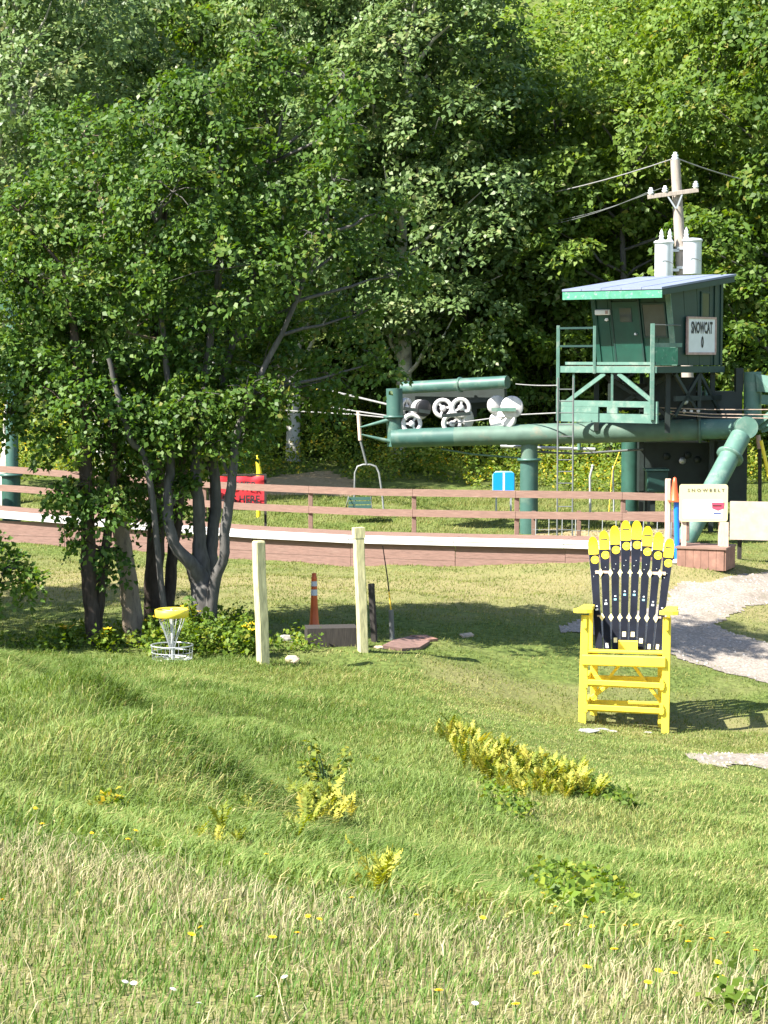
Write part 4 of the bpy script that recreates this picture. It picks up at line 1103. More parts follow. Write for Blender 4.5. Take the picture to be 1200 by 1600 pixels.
tb = P(1150, 843, 47.0)
tbn = thing("tan_panel", "large tan plywood panel on low feet at the right edge", "panel", (tb.x, tb.y, hz(tb.x, tb.y)))
a_ = P(1140, 843, 47.0); b_ = P(1340, 787, 46.2)
for j in range(2):
    x0 = a_.x + (b_.x - a_.x) * j / 2; x1 = a_.x + (b_.x - a_.x) * (j + 1) / 2 - 0.01
    mb = MB(); mb.prism([(x0, 47 - .4 * j, a_.z), (x1, 46.6 - .4 * j, a_.z), (x1, 46.6 - .4 * j, b_.z + 0.0), (x0, 47 - .4 * j, b_.z)], (0.03, 0.06, 0)); mb.build("board", M_TAN, tbn)
for x_ in (0.25, 1.35, 2.6):
    xx = a_.x + x_; yy = 47.08 - x_ * 0.28
    mb = MB(); mb.bar((xx, yy + .1, hz(xx, yy) - .1), (xx, yy + .1, b_.z - .1), 0.09, 0.09, up=(0, 1, 0)); mb.build("foot", M_OLD, tbn)
mb = MB(); mb.prism([P(1176, 800, 46.85), P(1182, 793, 46.85), P(1184, 795, 46.85), P(1178, 802, 46.85)], (0, .003, 0)); 
mb.build("scuff_mark", M_WHITE, tbn)

# yellow poles and ropes in the background on the right
y0 = on_ground(950, 55.0)
yr = thing("yellow_rope", "slanting yellow rope tied between two stakes under the beam", "rope", y0)
mb = MB(); mb.tube([P(968, 706, 55), P(957, 735, 55), (y0.x, y0.y, y0.z + .1)], 0.014, 6); mb.build("line", M_ROPE, yr)
mb = MB(); mb.tube([P(958, 728, 55.05), (P(960, 800, 55).x, 55.05, y0.z - .05)], 0.025, 6); mb.build("stake", M_STEEL, yr)
y1 = on_ground(922, 55.5)
ys = thing("steel_stake", "short bent galvanised stake standing below the beam", "stake", y1)
mb = MB(); mb.tube([y1 - UPZ * .05, P(922, 745, 55.5), P(926, 728, 55.5)], 0.035, 8); mb.build("rod", M_STEEL, ys)
mb = MB(); mb.lathe(P(926, 728, 55.5), (0, 0, 1), [(.035, -.02), (.045, 0), (.04, .03), (0, .035)], 8); mb.build("cap", M_STEEL, ys)
y2 = on_ground(1187, 52.0)
yo = thing("brown_pole", "dark brown pole with a rusty top at the right edge", "pole", y2)
mb = MB(); mb.tube([y2 - UPZ * .1, P(1187, 702, 52)], 0.05, 8); mb.build("shaft", M_OLD, yo)
mb = MB(); mb.tube([P(1187, 701, 52), P(1184, 680, 52)], 0.065, 8); mb.build("top", M_SIGNF, yo)
y3 = P(1189, 688, 51.6)
yb3 = thing("yellow_brace", "yellow slanting brace pole under the mast at the right edge", "brace", on_ground(1215, 51.6))
g3 = on_ground(1222, 51.6)
mb = MB(); mb.tube([y3, g3], 0.045, 8); mb.build("tube", M_YEL, yb3)
mb = MB(); mb.lathe(g3, (0, 0, 1), [(0, 0), (.11, 0), (.11, .02), (.05, .03)], 10); mb.build("foot", M_STEEL, yb3)
# ------------------------------------------------------------------ things on the lawn
def wood_post(pxb, pyb, pxt, pyt, w, label):
    b = G(pxb, pyb); t = P(pxt, pyt, b.y)
    root = thing("wooden_post", label, "post", b)
    M = Matrix.Rotation(R(random.uniform(18, 30)), 3, 'Z')
    d = (t - b)
    mb = MB()
    a_, b_ = M @ Vector((1, 0, 0)) * w / 2, M @ Vector((0, 1, 0)) * w / 2
    ch = 0.02
    ring = lambda c, k: [c + a_ * x * k + b_ * y * k for x, y in ((-1, -.8), (-.8, -1), (.8, -1), (1, -.8), (1, .8), (.8, 1), (-.8, 1), (-1, .8))]
    L = [b - d.normalized() * .2, b + d * 0.35, b + d * 0.7, t - d * 0.012, t]
    vs = []
    for i, c in enumerate(L): vs += ring(c + Vector((0.006 * math.sin(i * 2.1), 0, 0)), 1.0 if i < 4 else 0.86)
    fs = []
    for i in range(len(L) - 1):
        for k in range(8): fs.append((i * 8 + k, i * 8 + (k + 1) % 8, (i + 1) * 8 + (k + 1) % 8, (i + 1) * 8 + k))
    fs.append(tuple(range((len(L) - 1) * 8, len(L) * 8)))
    mb.add(vs, fs); mb.build("timber", M_POST, root)
    return root, b, t, M
wood_post(411, 1038, 404, 845, 0.165, "pale square timber post nearest the disc basket")
r_, b_, t_, M_ = wood_post(567, 1018, 560, 826, 0.155, "pale square timber post with a darker capped top beside the dark stump post")
mb = MB(); mb.bar(t_ - (t_ - b_) * .075, t_ + UPZ * .02, 0.175, 0.165, up=M_ @ Vector((0, 1, 0))); mb.build("cap_band", M_POST, r_)

b_ = G(586, 1003)
o = thing("dark_post", "short weathered black timber post just behind the pale post", "post", b_)
mb = MB(); mb.bar(b_ - UPZ * .2, P(580, 912, b_.y), 0.095, 0.095, up=(0.3, 1, 0), bev=0.01); mb.build("timber", M_OLD, o)

b_ = G(613, 1001)
o = thing("marker_whip", "thin bent fibreglass rod in a grey sleeve standing in the shade", "marker", b_)
mb = MB(); mb.tube([b_ - UPZ * .1, P(611, 953, b_.y)], 0.045, 10); mb.build("sleeve", M_DARK if False else M_WIRED, o)
c1, c2 = P(611, 955, b_.y), P(598, 853, b_.y)
mb = MB(); mb.tube([c1, c1.lerp(c2, .5) + Vector((.012, 0, 0)), c2], [0.013, 0.012, 0.009], 6); mb.build("rod", M_OLD, o)
mb = MB(); mb.tube([c1 + (c2 - c1) * 0.02, c1 + (c2 - c1) * 0.3 + Vector((.008, 0, 0))], [0.016, 0.0155], 6); mb.build("yellow_section", M_ROPE, o)

b_ = G(491, 981)
o = thing("delineator_tube", "worn orange traffic delineator tube with two reflective bands on the shaded lawn", "traffic delineator", b_)
s_ = b_.y / FPX
hh = 86 * s_
mb = MB(); mb.lathe(b_, (0, 0, 1), [(0, 0), (0.10, 0), (0.105, 0.03), (0.085, 0.10), (0.068, hh * .35), (0.058, hh * .6), (0.052, hh * .86), (0.05, hh * .9), (0.052, hh * .93), (0.04, hh * .95), (0.045, hh * 1.0), (0.02, hh * 1.01), (0, hh * 1.01)], 16); mb.build("tube", M_ORANGE, o)
for z0, z1 in ((.60, .71), (.77, .86)):
    mb = MB(); mb.lathe(b_, (0, 0, 1), [(0.0615 - .006 * (z0 - .6) / .2, hh * z0), (0.060 - .006 * (z1 - .6) / .2, hh * z1)], 16); mb.build("reflective_band", M_REFL, o)

# stones, boards and a dark footing block in the shade
b_ = G(517, 1012)
o = thing("footing_block", "dark concrete footing block half sunk in the shaded grass", "block", b_)
mb = MB(); mb.box(b_ + Vector((0, .25, .12)), (0.85, .5, .38), Matrix.Rotation(R(8), 3, 'Z')); mb.build("block", M_OLD, o)
def slab(poly, zlift, th, mat, name, label, cat):
    pts = [G(*p) for p in poly]; c = sum(pts, Vector()) / len(pts)
    mb = MB(); mb.prism([p + UPZ * zlift for p in pts], UPZ * th); o = mb.build(name, mat); return tag(o, label, cat)
slab([(597, 1014), (618, 1003), (640, 1000), (672, 1006), (655, 1016), (628, 1018)], -0.02, 0.07, M_RED, "red_board", "flat faded red board lying on the grass below the rod", "board")
slab([(640, 998), (665, 996), (684, 1003), (668, 1004)], 0.0, 0.045, M_BRN, "broken_board", "small broken brown board behind the flat red board", "board")
slab([(718, 993), (736, 991), (741, 995), (724, 997)], 0.0, 0.03, M_ROCK, "flat_stone", "flat pale stone lying alone in the shade right of the boards", "stone")

def rock(c, r, sq, mat, label, seed):
    rr = random.Random(seed); mb = MB()
    n, m = 9, 5; vs = [c + Vector((0, 0, -r * .3))]; fs = []
    for j in range(1, m):
        for i in range(n):
            t = 2 * math.pi * i / n; p = math.pi * j / m
            k = r * rr.uniform(.82, 1.15)
            vs.append(c + Vector((k * math.sin(p) * math.cos(t) * sq[0], k * math.sin(p) * math.sin(t) * sq[1], -k * math.cos(p) * sq[2])))
    vs.append(c + Vector((0, 0, r * sq[2])))
    for i in range(n): fs.append((0, 1 + (i + 1) % n, 1 + i)); 
    for j in range(m - 2):
        for i in range(n):
            a = 1 + j * n + i; b = 1 + j * n + (i + 1) % n; fs.append((a, b, b + n, a + n))
    L = len(vs) - 1
    for i in range(n): fs.append((L - n + i, L - n + (i + 1) % n, L))
    mb.add(vs, fs); return tag(mb.build("rock", mat), label, "rock")
c = G(457, 1036); rock(c + UPZ * .04, .125, (1, .8, .62), M_ROCK, "rounded tan rock at the foot of the nearest timber post", 3)
c = G(448, 1003); rock(c + UPZ * .03, .13, (1.2, .8, .7), M_STONE, "grey rock among the weeds left of the footing block", 5)
c = G(592, 1014); rock(c + UPZ * .01, .07, (1.3, .8, .6), M_ROCK, "small tan rock wedged between the pale post and the board", 8)
for px_, py_, r_, lb, sd in ((918, 1144, .13, "flat slate shard under the front left foot of the chair", 21), (938, 1142, .10, "second slate shard right of the chair's front left foot", 22), (956, 1145, .07, "small pale stone in front of the chair rungs", 23), (1012, 1146, .05, "tiny pale stone left of the chair's front right foot", 24)):
    c = G(px_, py_); rock(c + UPZ * .015, r_, (1.4, .8, .3), M_STONE if sd > 22 else M_WIRE, lb, sd)

# disc golf basket
gb_ = on_ground(269, 32.0)
bk = thing("disc_golf_basket", "disc golf basket with a yellow top band and a grey wire tray by the trees", "disc golf basket", gb_)
S_ = 32.0 / FPX
zt = P(268, 951.5, 32).z; zb2 = P(268, 964, 32).z; zr = P(270, 1008, 32).z; zz = P(270, 1029, 32).z
cx, cy = P(268.5, 955, 32).x, 32.0
mb = MB(); mb.lathe((cx, cy, zb2), (0, 0, 1), [(.255, 0), (.265, .005), (.268, (zt - zb2) * .9), (.25, zt - zb2), (.245, (zt - zb2) * .9), (.245, .01), (.255, 0)], 32); mb.build("top_band", M_YEL, bk)
mb = MB(); mb.tube([gb_ - UPZ * .1, (cx, cy, zt + .01)], 0.024, 10); mb.build("pole", M_STEEL, bk)
mb = MB()
for k in range(8):
    t = math.pi * k / 4; mb.tube([(cx, cy, zt - .03), (cx + .25 * math.cos(t), cy + .25 * math.sin(t), zt - .035)], .006, 5)
mb.build("top_spokes", M_STEEL, bk)
def ring(c, r, th, n=32): return [Vector((c[0] + r * math.cos(2 * math.pi * k / n), c[1] + r * math.sin(2 * math.pi * k / n), c[2])) for k in range(n + 1)]
for r_, z_, th in ((.33, zr, .011), (.325, (zr + zz) / 2, .006), (.31, zz, .010), (.16, zz, .006)):
    mb = MB(); mb.tube(ring((cx, cy, z_), r_, th), th, 6, cap=False); mb.build("tray_ring", M_STEEL, bk)
for k in range(14):
    t = 2 * math.pi * k / 14
    mb = MB(); mb.tube([(cx + .33 * math.cos(t), cy + .33 * math.sin(t), zr), (cx + .31 * math.cos(t), cy + .31 * math.sin(t), zz), (cx + .03 * math.cos(t), cy + .03 * math.sin(t), zz - .02)], .0055, 5, cap=False); mb.build("tray_wire", M_STEEL, bk)
for k in range(12):
    t = 2 * math.pi * (k + .5) / 12
    pts = [Vector((cx + r_ * math.cos(t), cy + r_ * math.sin(t), z_)) for r_, z_ in ((.22, zb2 + .03), (.19, zb2 - .08), (.13, (zb2 + zr) / 2), (.06, zr + .03), (.04, zr - .05))]
    mb = MB(); mb.tube(pts, .0065, 5, cap=False); mb.build("hanging_chain", M_STEEL, bk)

# ------------------------------------------------------------------ giant ski-back chair
cb = on_ground(977, 31.9)
cb.z = P(977, 1143, 31.9).z
MC = Matrix.Translation(cb) @ Matrix.Rotation(R(-11), 4, 'Z')
ch = thing("ski_chair", "giant yellow wooden chair with a fan back of yellow tipped black skis", "chair", cb)
u = 31.9 / FPX * 1.0
def C(px, py=None, y=0.0, z=None):
    """Chair-local point: px/py are read off the front plane."""
    return Vector(((px - 977) * u, y, (1143 - py) * u if z is None else z))
def cpart(name, mb, mat=M_YEL, par=None, label=None): return mb.build(name, mat, par or ch, label)
ZA = (1143 - 957) * u; ZS = (1143 - 1019) * u
DP = 0.80                      # seat depth
# legs: each front leg is two boards bolted face to face
for s, xb, xt in ((-1, 911, 915), (1, 1042, 1043)):
    b0, b1 = C(xb, 1143), C(xt, z=ZA - 0.03)
    gl = -0.25
    mb = MB(MC); mb.bar(b0 + Vector((0, 0, gl + .2)), b1, 0.125, 0.06, up=(0, 1, 0), bev=.008); cpart("front_leg", mb)
    xr = xb + (13 if s < 0 else -9)
    mb = MB(MC); mb.bar(C(xr, 1143, DP * .72) + Vector((0, 0, -.1)), C(xr + (1 if s < 0 else -2), y=DP * .72, z=ZS - .02), 0.11, 0.06, up=(0, 1, 0), bev=.008); cpart("rear_leg", mb)
    # side stretchers front to back with the bolted end blocks
    for z_ in (1066, 1105):
        xo = xb + (6 if s < 0 else -6)
        mb = MB(MC); mb.bar(C(xo, z_, -.07), C(xo, z_ - 1, DP * .72 + .05), 0.055, 0.16, bev=.008); cpart("side_stretcher", mb)
    # arm support and armrest
    mb = MB(MC); mb.bar(C(xt + s * -2, y=DP * .95, z=ZS - .25), C(xt + s * -2, y=DP * 1.02, z=ZA - .03), 0.06, 0.10, up=(0, 1, 0), bev=.008); cpart("rear_arm_post", mb)
    cxm = xt
    w0, w1 = .15, .10
    prof = [(-w0 * .45, -.16), (w0 * .45, -.16), (w0 * .95, -.12), (w0, -.02), (w0 * .8, .12), (w1, .4), (w1 * .9, 1.06), (-w1 * .9, 1.06), (-w1, .4), (-w0 * .8, .12), (-w0, -.02), (-w0 * .95, -.12)]
    prof = [(x_ + (s * 0.03), y_) for x_, y_ in prof]
    mb = MB(MC); mb.prism([C(cxm, y=y_, z=ZA - .03) + Vector((x_, 0, .05 - .05 * y_)) for x_, y_ in prof], (0, 0, 0.055)); cpart("armrest", mb)
    mb = MB(MC); mb.bar(C(cxm, y=-.02, z=ZA - .22), C(cxm, y=-.02, z=ZA - .03), 0.05, 0.14, up=(0, 1, 0)); cpart("arm_bracket", mb)
# seat
mb = MB(MC); mb.bar(C(911, 1030, -.055), C(1041, 1030, -.055), 0.05, 0.175, bev=.02); cpart("seat_apron", mb)
for k in range(7):
    y_ = 0.03 + k * .118
    mb = MB(MC); mb.bar(C(908 + 1.0 * 0, y=y_, z=ZS + .025 - .016 * k), C(1042, y=y_, z=ZS + .025 - .016 * k), 0.108, 0.045, bev=.01); cpart("seat_slat", mb)
for x_ in (920, 1034):
    mb = MB(MC); mb.bar(C(x_, y=-.02, z=ZS - .12), C(x_, y=DP * 1.02, z=ZS - .2), 0.05, 0.16); cpart("seat_rail", mb)
mb = MB(MC); mb.bar(C(962, y=DP * .86, z=ZS + .035), C(993, y=DP * .86, z=ZS + .035), 0.05, 0.16, bev=.015); cpart("back_block", mb, M_YEL)
# rungs across the front, each with a darker ledge board behind
for y0 in (1066, 1106):
    mb = MB(MC); mb.bar(C(914, y0 - 1, -.045), C(1040, y0 + 1.5, -.045), 0.05, 0.085, bev=.01); cpart("front_rung", mb)
    mb = MB(MC); mb.bar(C(918, y0 + 5, .05), C(1037, y0 + 6, .05), 0.10, 0.04, bev=.006); cpart("ledge_board", mb)
    mb = MB(MC); mb.bar(C(916, y0 + 1, DP * .68), C(1036, y0 + 1, DP * .68), 0.045, 0.085, bev=.008); cpart("rear_rung", mb)
# crossing braces under the seat
mb = MB(MC); mb.bar(C(976, y=DP * .55, z=ZS - .12), C(921, y=DP * .55, z=.42), 0.045, 0.085, up=(0, 1, 0)); cpart("brace", mb)
mb = MB(MC); mb.bar(C(979, y=DP * .55, z=ZS - .12), C(1033, y=DP * .55, z=.40), 0.045, 0.085, up=(0, 1, 0)); cpart("brace", mb)
mb = MB(MC); mb.bar(C(922, y=DP * .52, z=.46), C(948, y=DP * .52, z=.66), 0.06, 0.11, up=(0, 1, 0), bev=.01); cpart("brace_plate", mb)
# the eight skis
YB = DP * .92; YT = YB + .62
zt_list = [838, 828, 820, 811.5, 811.5, 820, 829, 839]
bots = np.linspace(-.46, .46, 8); topsx = np.linspace(-.635, .625, 8)
ZB = ZS - .10
def sc_z(py, y): return (1143 - py) * u * (1 + y / 31.9) - 0.02 - y * 0.155
for k in range(8):
    pb = Vector((bots[k], YB, ZB)); ztp = sc_z(zt_list[k], YT)
    ptp = Vector((topsx[k], YT, ztp))
    d = (ptp - pb); Ls = d.length; d.normalize()
    nrm = d.cross(Vector((1, 0, 0))); nrm = -nrm if nrm.y > 0 else nrm
    nrm.normalize(); rt = d.cross(nrm).normalized()
    if rt.x < 0: rt = -rt
    prof = [(0, .055), (.06 * Ls, .058), (.3 * Ls, .056), (.5 * Ls, .059), (.7 * Ls, .067), (.82 * Ls, .077), (.90 * Ls, .083), (.955 * Ls, .079), (.98 * Ls, .060), (.993 * Ls, .040), (Ls, .014)]
    def wat(t): return float(np.interp(t, [p[0] for p in prof], [p[1] for p in prof]))
    def curve(t): return nrm * (0.06 * max(0, (t / Ls - .86) / .14) ** 2)
    def strip(t0, t1, out, th, k0=1.0, n=12, side=(-1, 1)):
        ts = sorted(set([t0, t1] + [p[0] for p in prof if t0 < p[0] < t1] + list(np.linspace(t0, t1, n))))
        vs, fs = [], []
        for t in ts:
            w = wat(t) * k0; c_ = pb + d * t + curve(t)
            vs += [c_ + rt * w * side[0] + nrm * out, c_ + rt * w * side[1] + nrm * out, c_ + rt * w * side[1] + nrm * (out - th), c_ + rt * w * side[0] + nrm * (out - th)]
        for i in range(len(ts) - 1):
            a = i * 4
            for q in range(4): fs.append((a + q, a + 4 + q, a + 4 + (q + 1) % 4, a + (q + 1) % 4))
        fs += [(0, 1, 2, 3), tuple(len(vs) - 4 + q for q in (3, 2, 1, 0))]
        m = MB(MC); m.add(vs, fs); return m
    lab = ["leftmost ski of the chair back", "second ski from the left with a dark line on its tip", "third ski from the left", "taller middle ski with a dark line on its tip", "taller middle ski with a plain tip", "third ski from the right with a dark line on its tip", "second ski from the right", "rightmost ski with a dark line on its tip"][k]
    sk = strip(0, Ls, 0.0, 0.012).build("ski", M_SKIB, ch, lab)
    strip(0, Ls * .955, -0.0135, 0.004, 1.03).build("edge", M_EDGE, sk)
    tl = Ls - (0.285 if k in (0, 7, 1, 6) else .30) - 0.02 * (k % 2)
    strip(tl, Ls * .999, 0.003, 0.003, 0.97).build("tip_panel", M_SKIY, sk)
    strip(Ls - .115, Ls * .985, 0.0045, 0.001, 0.62).build("tip_fade", M_SKIO, sk)
    if k in (1, 3, 5, 7):
        strip(Ls - .155, Ls - .135, 0.006, 0.001, 0.72, 3).build("tip_lettering", M_INK, sk)
    # round yellow emblem just under the tip panel, cut by the right edge
    rc_ = .066; cc = pb + d * (tl - .095) + rt * .016 + curve(tl - .095)
    pts = []
    for q in range(22):
        t = 2 * math.pi * q / 22; x_ = min(rc_ * math.cos(t), wat(tl - .095) * .98 - .016); pts.append(cc + rt * x_ + d * rc_ * math.sin(t) + nrm * .0025)
    m = MB(MC); m.prism(pts, nrm * .002); m.build("round_emblem", M_SKIY if k != 7 else M_SKIY, sk)
    m = MB(MC); m.bar(cc + nrm * .0055 - rt * .018, cc + nrm * .0055 + rt * .026, .014, .002, up=nrm); m.build("emblem_mark", M_INKG, sk)
    # small white or cyan printing near the middle and binding holes
    tm = Ls * (.44 if k in (3, 4) else .42 if k in (2, 5) else .40 if k in (1, 6) else .37)
    m = MB(MC); c_ = pb + d * tm + nrm * .0035
    m.bar(c_ - rt * .022, c_ + rt * .020, .030, .002, up=nrm); m.build("print_mark", M_SKIW if k in (0, 1, 6) else M_SKIC, sk)
    m = MB(MC); c_ = pb + d * (tm + .055) + nrm * .0035
    m.bar(c_ - rt * .012, c_ + rt * .014, .018, .002, up=nrm); m.build("print_mark", M_SKIW, sk)
    for t_, x_ in ((.66, -.02), (.70, .012)):
        m = MB(MC); m.lathe(pb + d * Ls * t_ + rt * x_ + nrm * .002, nrm, [(.008, 0), (.007, .003), (0, .004)], 8); m.build("screw", M_STEEL, sk)
    # pale square near the tail
    if k > 0:
        tq = (.10, .10, .19, .29, .29, .19, .10, .10)[k] * 1.0
        m = MB(MC); c_ = pb + d * (tq + .02) + nrm * .0035
        m.bar(c_ - d * .04, c_ + d * .04, .058 if k in (2, 3, 4, 5) else .045, .002, up=nrm); m.build("tail_patch", M_PALEYEL if k in (2, 3, 4, 5, 6, 7) else M_SKIW, sk)
# pale cross slats screwed behind the skis
for py_ in (893, 961):
    f_ = (sc_z(py_, YB + .3) - ZB) / (sc_z(815, YT) - ZB)
    y_ = YB + f_ * .62 + .028
    z_ = ZB + (sc_z(815, YT) - ZB) * f_
    hw = .47 + .16 * f_
    mb = MB(MC); mb.bar(Vector((-hw, y_ + .012, z_)), Vector((hw, y_ + .012, z_ + .0)), 0.035, 0.05); cpart("cross_slat", mb, M_BEIGE)
    for q in range(7):
        x_ = (bots[q] + bots[q + 1]) / 2 * (1 - f_) + (topsx[q] + topsx[q + 1]) / 2 * f_ * .985
        mb = MB(MC); mb.prism([Vector((x_ + a_, y_ - .036, z_ + b2)) for a_, b2 in ((-.042, 0), (0, -.07), (.042, 0), (0, .07))], (0, .006, 0)); cpart("diamond_washer", mb, M_PALEYEL)

# ------------------------------------------------------------------ trees
def spray_leaves(cen, nrm, rad, k, L, rng, jit=0.55, thick=0.16, droop=0.3, wid=0.33):
    """Leaves of many sprays (flattened leafy twigs): returns verts, loops, sizes, tint."""
    n = len(cen) * k
    c = np.repeat(cen, k, 0); nn = np.repeat(nrm, k, 0); rr = np.repeat(rad, k)
    ref = np.where(np.abs(nn[:, 2:3]) > 0.9, np.array([[1.0, 0, 0]]), np.array([[0, 0, 1.0]]))
    a = np.cross(nn, ref); a /= np.linalg.norm(a, axis=1, keepdims=True) + 1e-9
    b = np.cross(nn, a)
    th = rng.uniform(0, 2 * np.pi, n); q = np.sqrt(rng.uniform(0, 1, n))
    p = c + (a * np.cos(th)[:, None] + b * np.sin(th)[:, None]) * (q * rr)[:, None] + nn * (rng.normal(0, 1, n) * thick * rr)[:, None]
    p[:, 2] -= droop * rr * q ** 2
    ln = nn + rng.normal(0, jit, (n, 3)); ln /= np.linalg.norm(ln, axis=1, keepdims=True)
    dirv = (a * np.cos(th)[:, None] + b * np.sin(th)[:, None]) + rng.normal(0, .6, (n, 3)); dirv[:, 2] -= 0.25
    dirv -= ln * (dirv * ln).sum(1, keepdims=True); dirv /= np.linalg.norm(dirv, axis=1, keepdims=True) + 1e-9
    w = np.cross(ln, dirv)
    l = L * rng.uniform(.7, 1.25, n)[:, None]
    v = np.stack([p - dirv * l * .5, p + w * l * wid + ln * l * .08 - dirv * l * .08, p + dirv * l * .5 - ln * l * .06, p - w * l * wid + ln * l * .08 - dirv * l * .08], 1)
    tint = np.clip(np.repeat(rng.normal(.48, .14, len(cen)), k) + rng.normal(0, .17, n), 0, 1)
    tint[rng.uniform(0, 1, n) < .012] = 1.0
    return v.reshape(-1, 3), np.arange(n * 4), np.full(n, 4), np.repeat(tint, 4)

def lobe_sprays(lobes, dens, rng, sr=(.28, .5), up=.75, hollow=.55):
    cs, ns, rs, out = [], [], [], []
    for (c, r) in lobes:
        r = np.array(r, float); n = max(6, int(dens * (r[0] * r[2] + r[1] * r[2] + r[0] * r[1]) / 3 * 4))
        d = rng.normal(0, 1, (n, 3)); d /= np.linalg.norm(d, axis=1, keepdims=True)
        f = hollow + (1 - hollow) * rng.uniform(0, 1, n) ** .6
        f *= 1 + .18 * np.sin(d[:, 0] * 5 + c[0] * 3) * np.sin(d[:, 2] * 6 + c[1])
        pos = np.array(c)[None] + d * r[None] * f[:, None]
        nr = d * .5 + np.array([[-.22, -.22, up]]) + rng.normal(0, .28, (n, 3)); nr /= np.linalg.norm(nr, axis=1, keepdims=True)
        cs.append(pos); ns.append(nr); rs.append(rng.uniform(sr[0], sr[1], n)); out.append(n)
    return np.concatenate(cs), np.concatenate(ns), np.concatenate(rs)

def curved(a, b, n=5, wig=.12, rr=random):
    a, b = Vector(a), Vector(b); L = (b - a).length
    pts = [a.lerp(b, i / n) + Vector((rr.uniform(-1, 1), rr.uniform(-1, 1), rr.uniform(-.4, .4))) * wig * L / n * (1 if 0 < i < n else 0) for i in range(n + 1)]
    return pts

def forest_tree(kind, Ht, seed, mat, bark, crown_from=.2, spread=.27, leaf=.22, dens=3.3, k=42, nl=28):
    """A forest tree prototype standing at the origin: trunk, limbs, crown."""
    rng = np.random.default_rng(seed); rr = random.Random(seed)
    root = thing(kind, None, None, (0, 0, 0))
    lean = Vector((rr.uniform(-.05, .05) * Ht, rr.uniform(-.05, .05) * Ht, 0))
    top = Vector((0, 0, Ht * .93)) + lean
    tp = [Vector((0, 0, -.4)), Vector((0.02, 0, .5))] + [Vector((0, 0, .5)).lerp(top, i / 6) + Vector((rr.uniform(-.15, .15), rr.uniform(-.15, .15), 0)) for i in range(1, 7)]
    r0 = Ht * .0145
    mb = MB(); mb.tube(tp, [r0 * 1.35, r0 * 1.05, r0 * .9, r0 * .78, r0 * .62, r0 * .46, r0 * .3, r0 * .1], 10)
    lobes = []
    for i in range(nl):
        h = crown_from + (1 - crown_from) * ((i + rr.random()) / nl)
        prof = math.sin(math.pi * min(1, .16 + .84 * (1 - (h - crown_from) / (1 - crown_from)) ** .75 * .92)) if False else (1 - ((h - .5) / .62) ** 2)
        rad = Ht * spread * max(.12, prof) * rr.uniform(.45, 1.0)
        t = i * 2.4 + rr.uniform(-.5, .5)
        c = Vector((0, 0, h * Ht)) + lean * h + Vector((math.cos(t) * rad, math.sin(t) * rad, 0))
        s = Ht * rr.uniform(.065, .115)
        lobes.append((tuple(c), (s * 1.25, s * 1.25, s * .72)))
        a = Vector((0, 0, max(.08, h - .12) * Ht)) + lean * max(.08, h - .12)
        mb.tube(curved(a, c, 4, .2, rr), [r0 * .34, r0 * .28, r0 * .2, r0 * .14, r0 * .06], 5)
    mb.build("trunk", bark, root)
    cs, ns, rs = lobe_sprays(lobes, dens, rng, (.38, .75), .7)
    v, lo, si, ti = spray_leaves(cs, ns, rs, k, leaf, rng, .5, .10)
    fast_mesh("crown", v, lo, si, mat, ti, root)
    return root

PROTO = {
    "maple_a": forest_tree("maple_tree", 15.0, 101, M_MAPLE, M_BARKG, .10),
    "maple_b": forest_tree("maple_tree", 14.0, 102, M_MAPLE, M_BARKD, .06, .30),
    "beech_a": forest_tree("beech_tree", 15.0, 103, M_BEECH, M_BARKG, .05, .29),
    "beech_b": forest_tree("beech_tree", 13.0, 104, M_BEECH, M_BARKG, .04, .33),
    "aspen_a": forest_tree("aspen_tree", 16.0, 105, M_ASPEN, M_BARKP, .26, .20, .18, 3.6, 44),
    "aspen_b": forest_tree("aspen_tree", 15.0, 106, M_ASPEN, M_BARKP, .30, .23, .18, 3.6, 44),
}
used = set()
def plant_tree(kind, px, D, scale, rot, label, group=None, ground=True, cat="tree"):
    p = PROTO[kind]
    x = (px - 600) / FPX * D
    loc = Vector((x, D, hz(x, D) - .05))
    if kind in used: o = dup(p, loc, rot, (scale[0], scale[0], scale[1]))
    else:
        used.add(kind); o = p; o.location = loc; o.rotation_euler = (0, 0, rot); o.scale = (scale[0], scale[0], scale[1])
    tag(o, label, cat, group)
    return o
EDGE = [
    # kind, px, D, (width, height) scale, label
    ("aspen_a", 8, 58.5, (1.0, 1.0), "pale barked aspen at the left edge behind the green tower"),
    ("aspen_b", 160, 66, (1.05, 1.1), "aspen with pale bark behind the clump of lawn trees"),
    ("maple_a", 300, 72, (1.0, 1.1), "maple in deep shade behind the lawn tree clump"),
    ("aspen_b", 457, 69, (1.05, 1.12), "aspen with a grey trunk left of the lift chair"),
    ("aspen_a", 622, 69.5, (1.15, 1.15), "aspen with a stout grey trunk under the left end of the green tube"),
    ("maple_b", 730, 72, (.95, 1.05), "dark maple behind the sheave wheels"),
    ("beech_a", 850, 75, (1.0, .95), "light green beech rising left of the operator cabin"),
    ("beech_b", 955, 70.5, (1.0, 1.0), "yellow green beech directly behind the operator cabin"),
    ("beech_a", 1090, 72.5, (1.05, 1.1), "tall yellow green beech behind the utility pole"),
    ("maple_a", 1215, 68.5, (1.0, 1.05), "maple at the right edge behind the green mast"),
    ("beech_b", 1190, 78, (1.1, 1.25), "large beech rising above the right edge maple"),
]
for i, (k_, px_, D_, s_, lb) in enumerate(EDGE):
    plant_tree(k_, px_, D_, s_, math.sin(i * 1.37) * .8, lb, "trees along the forest edge")
rr = random.Random(5)
COLS = ["beyond the green tower at the left edge", "above the leftmost stem of the lawn clump", "behind the middle of the lawn clump", "above the lift chair", "above the sheave wheels", "left of the cabin roof", "above the operator cabin", "above the utility pole", "over the right edge mast"]
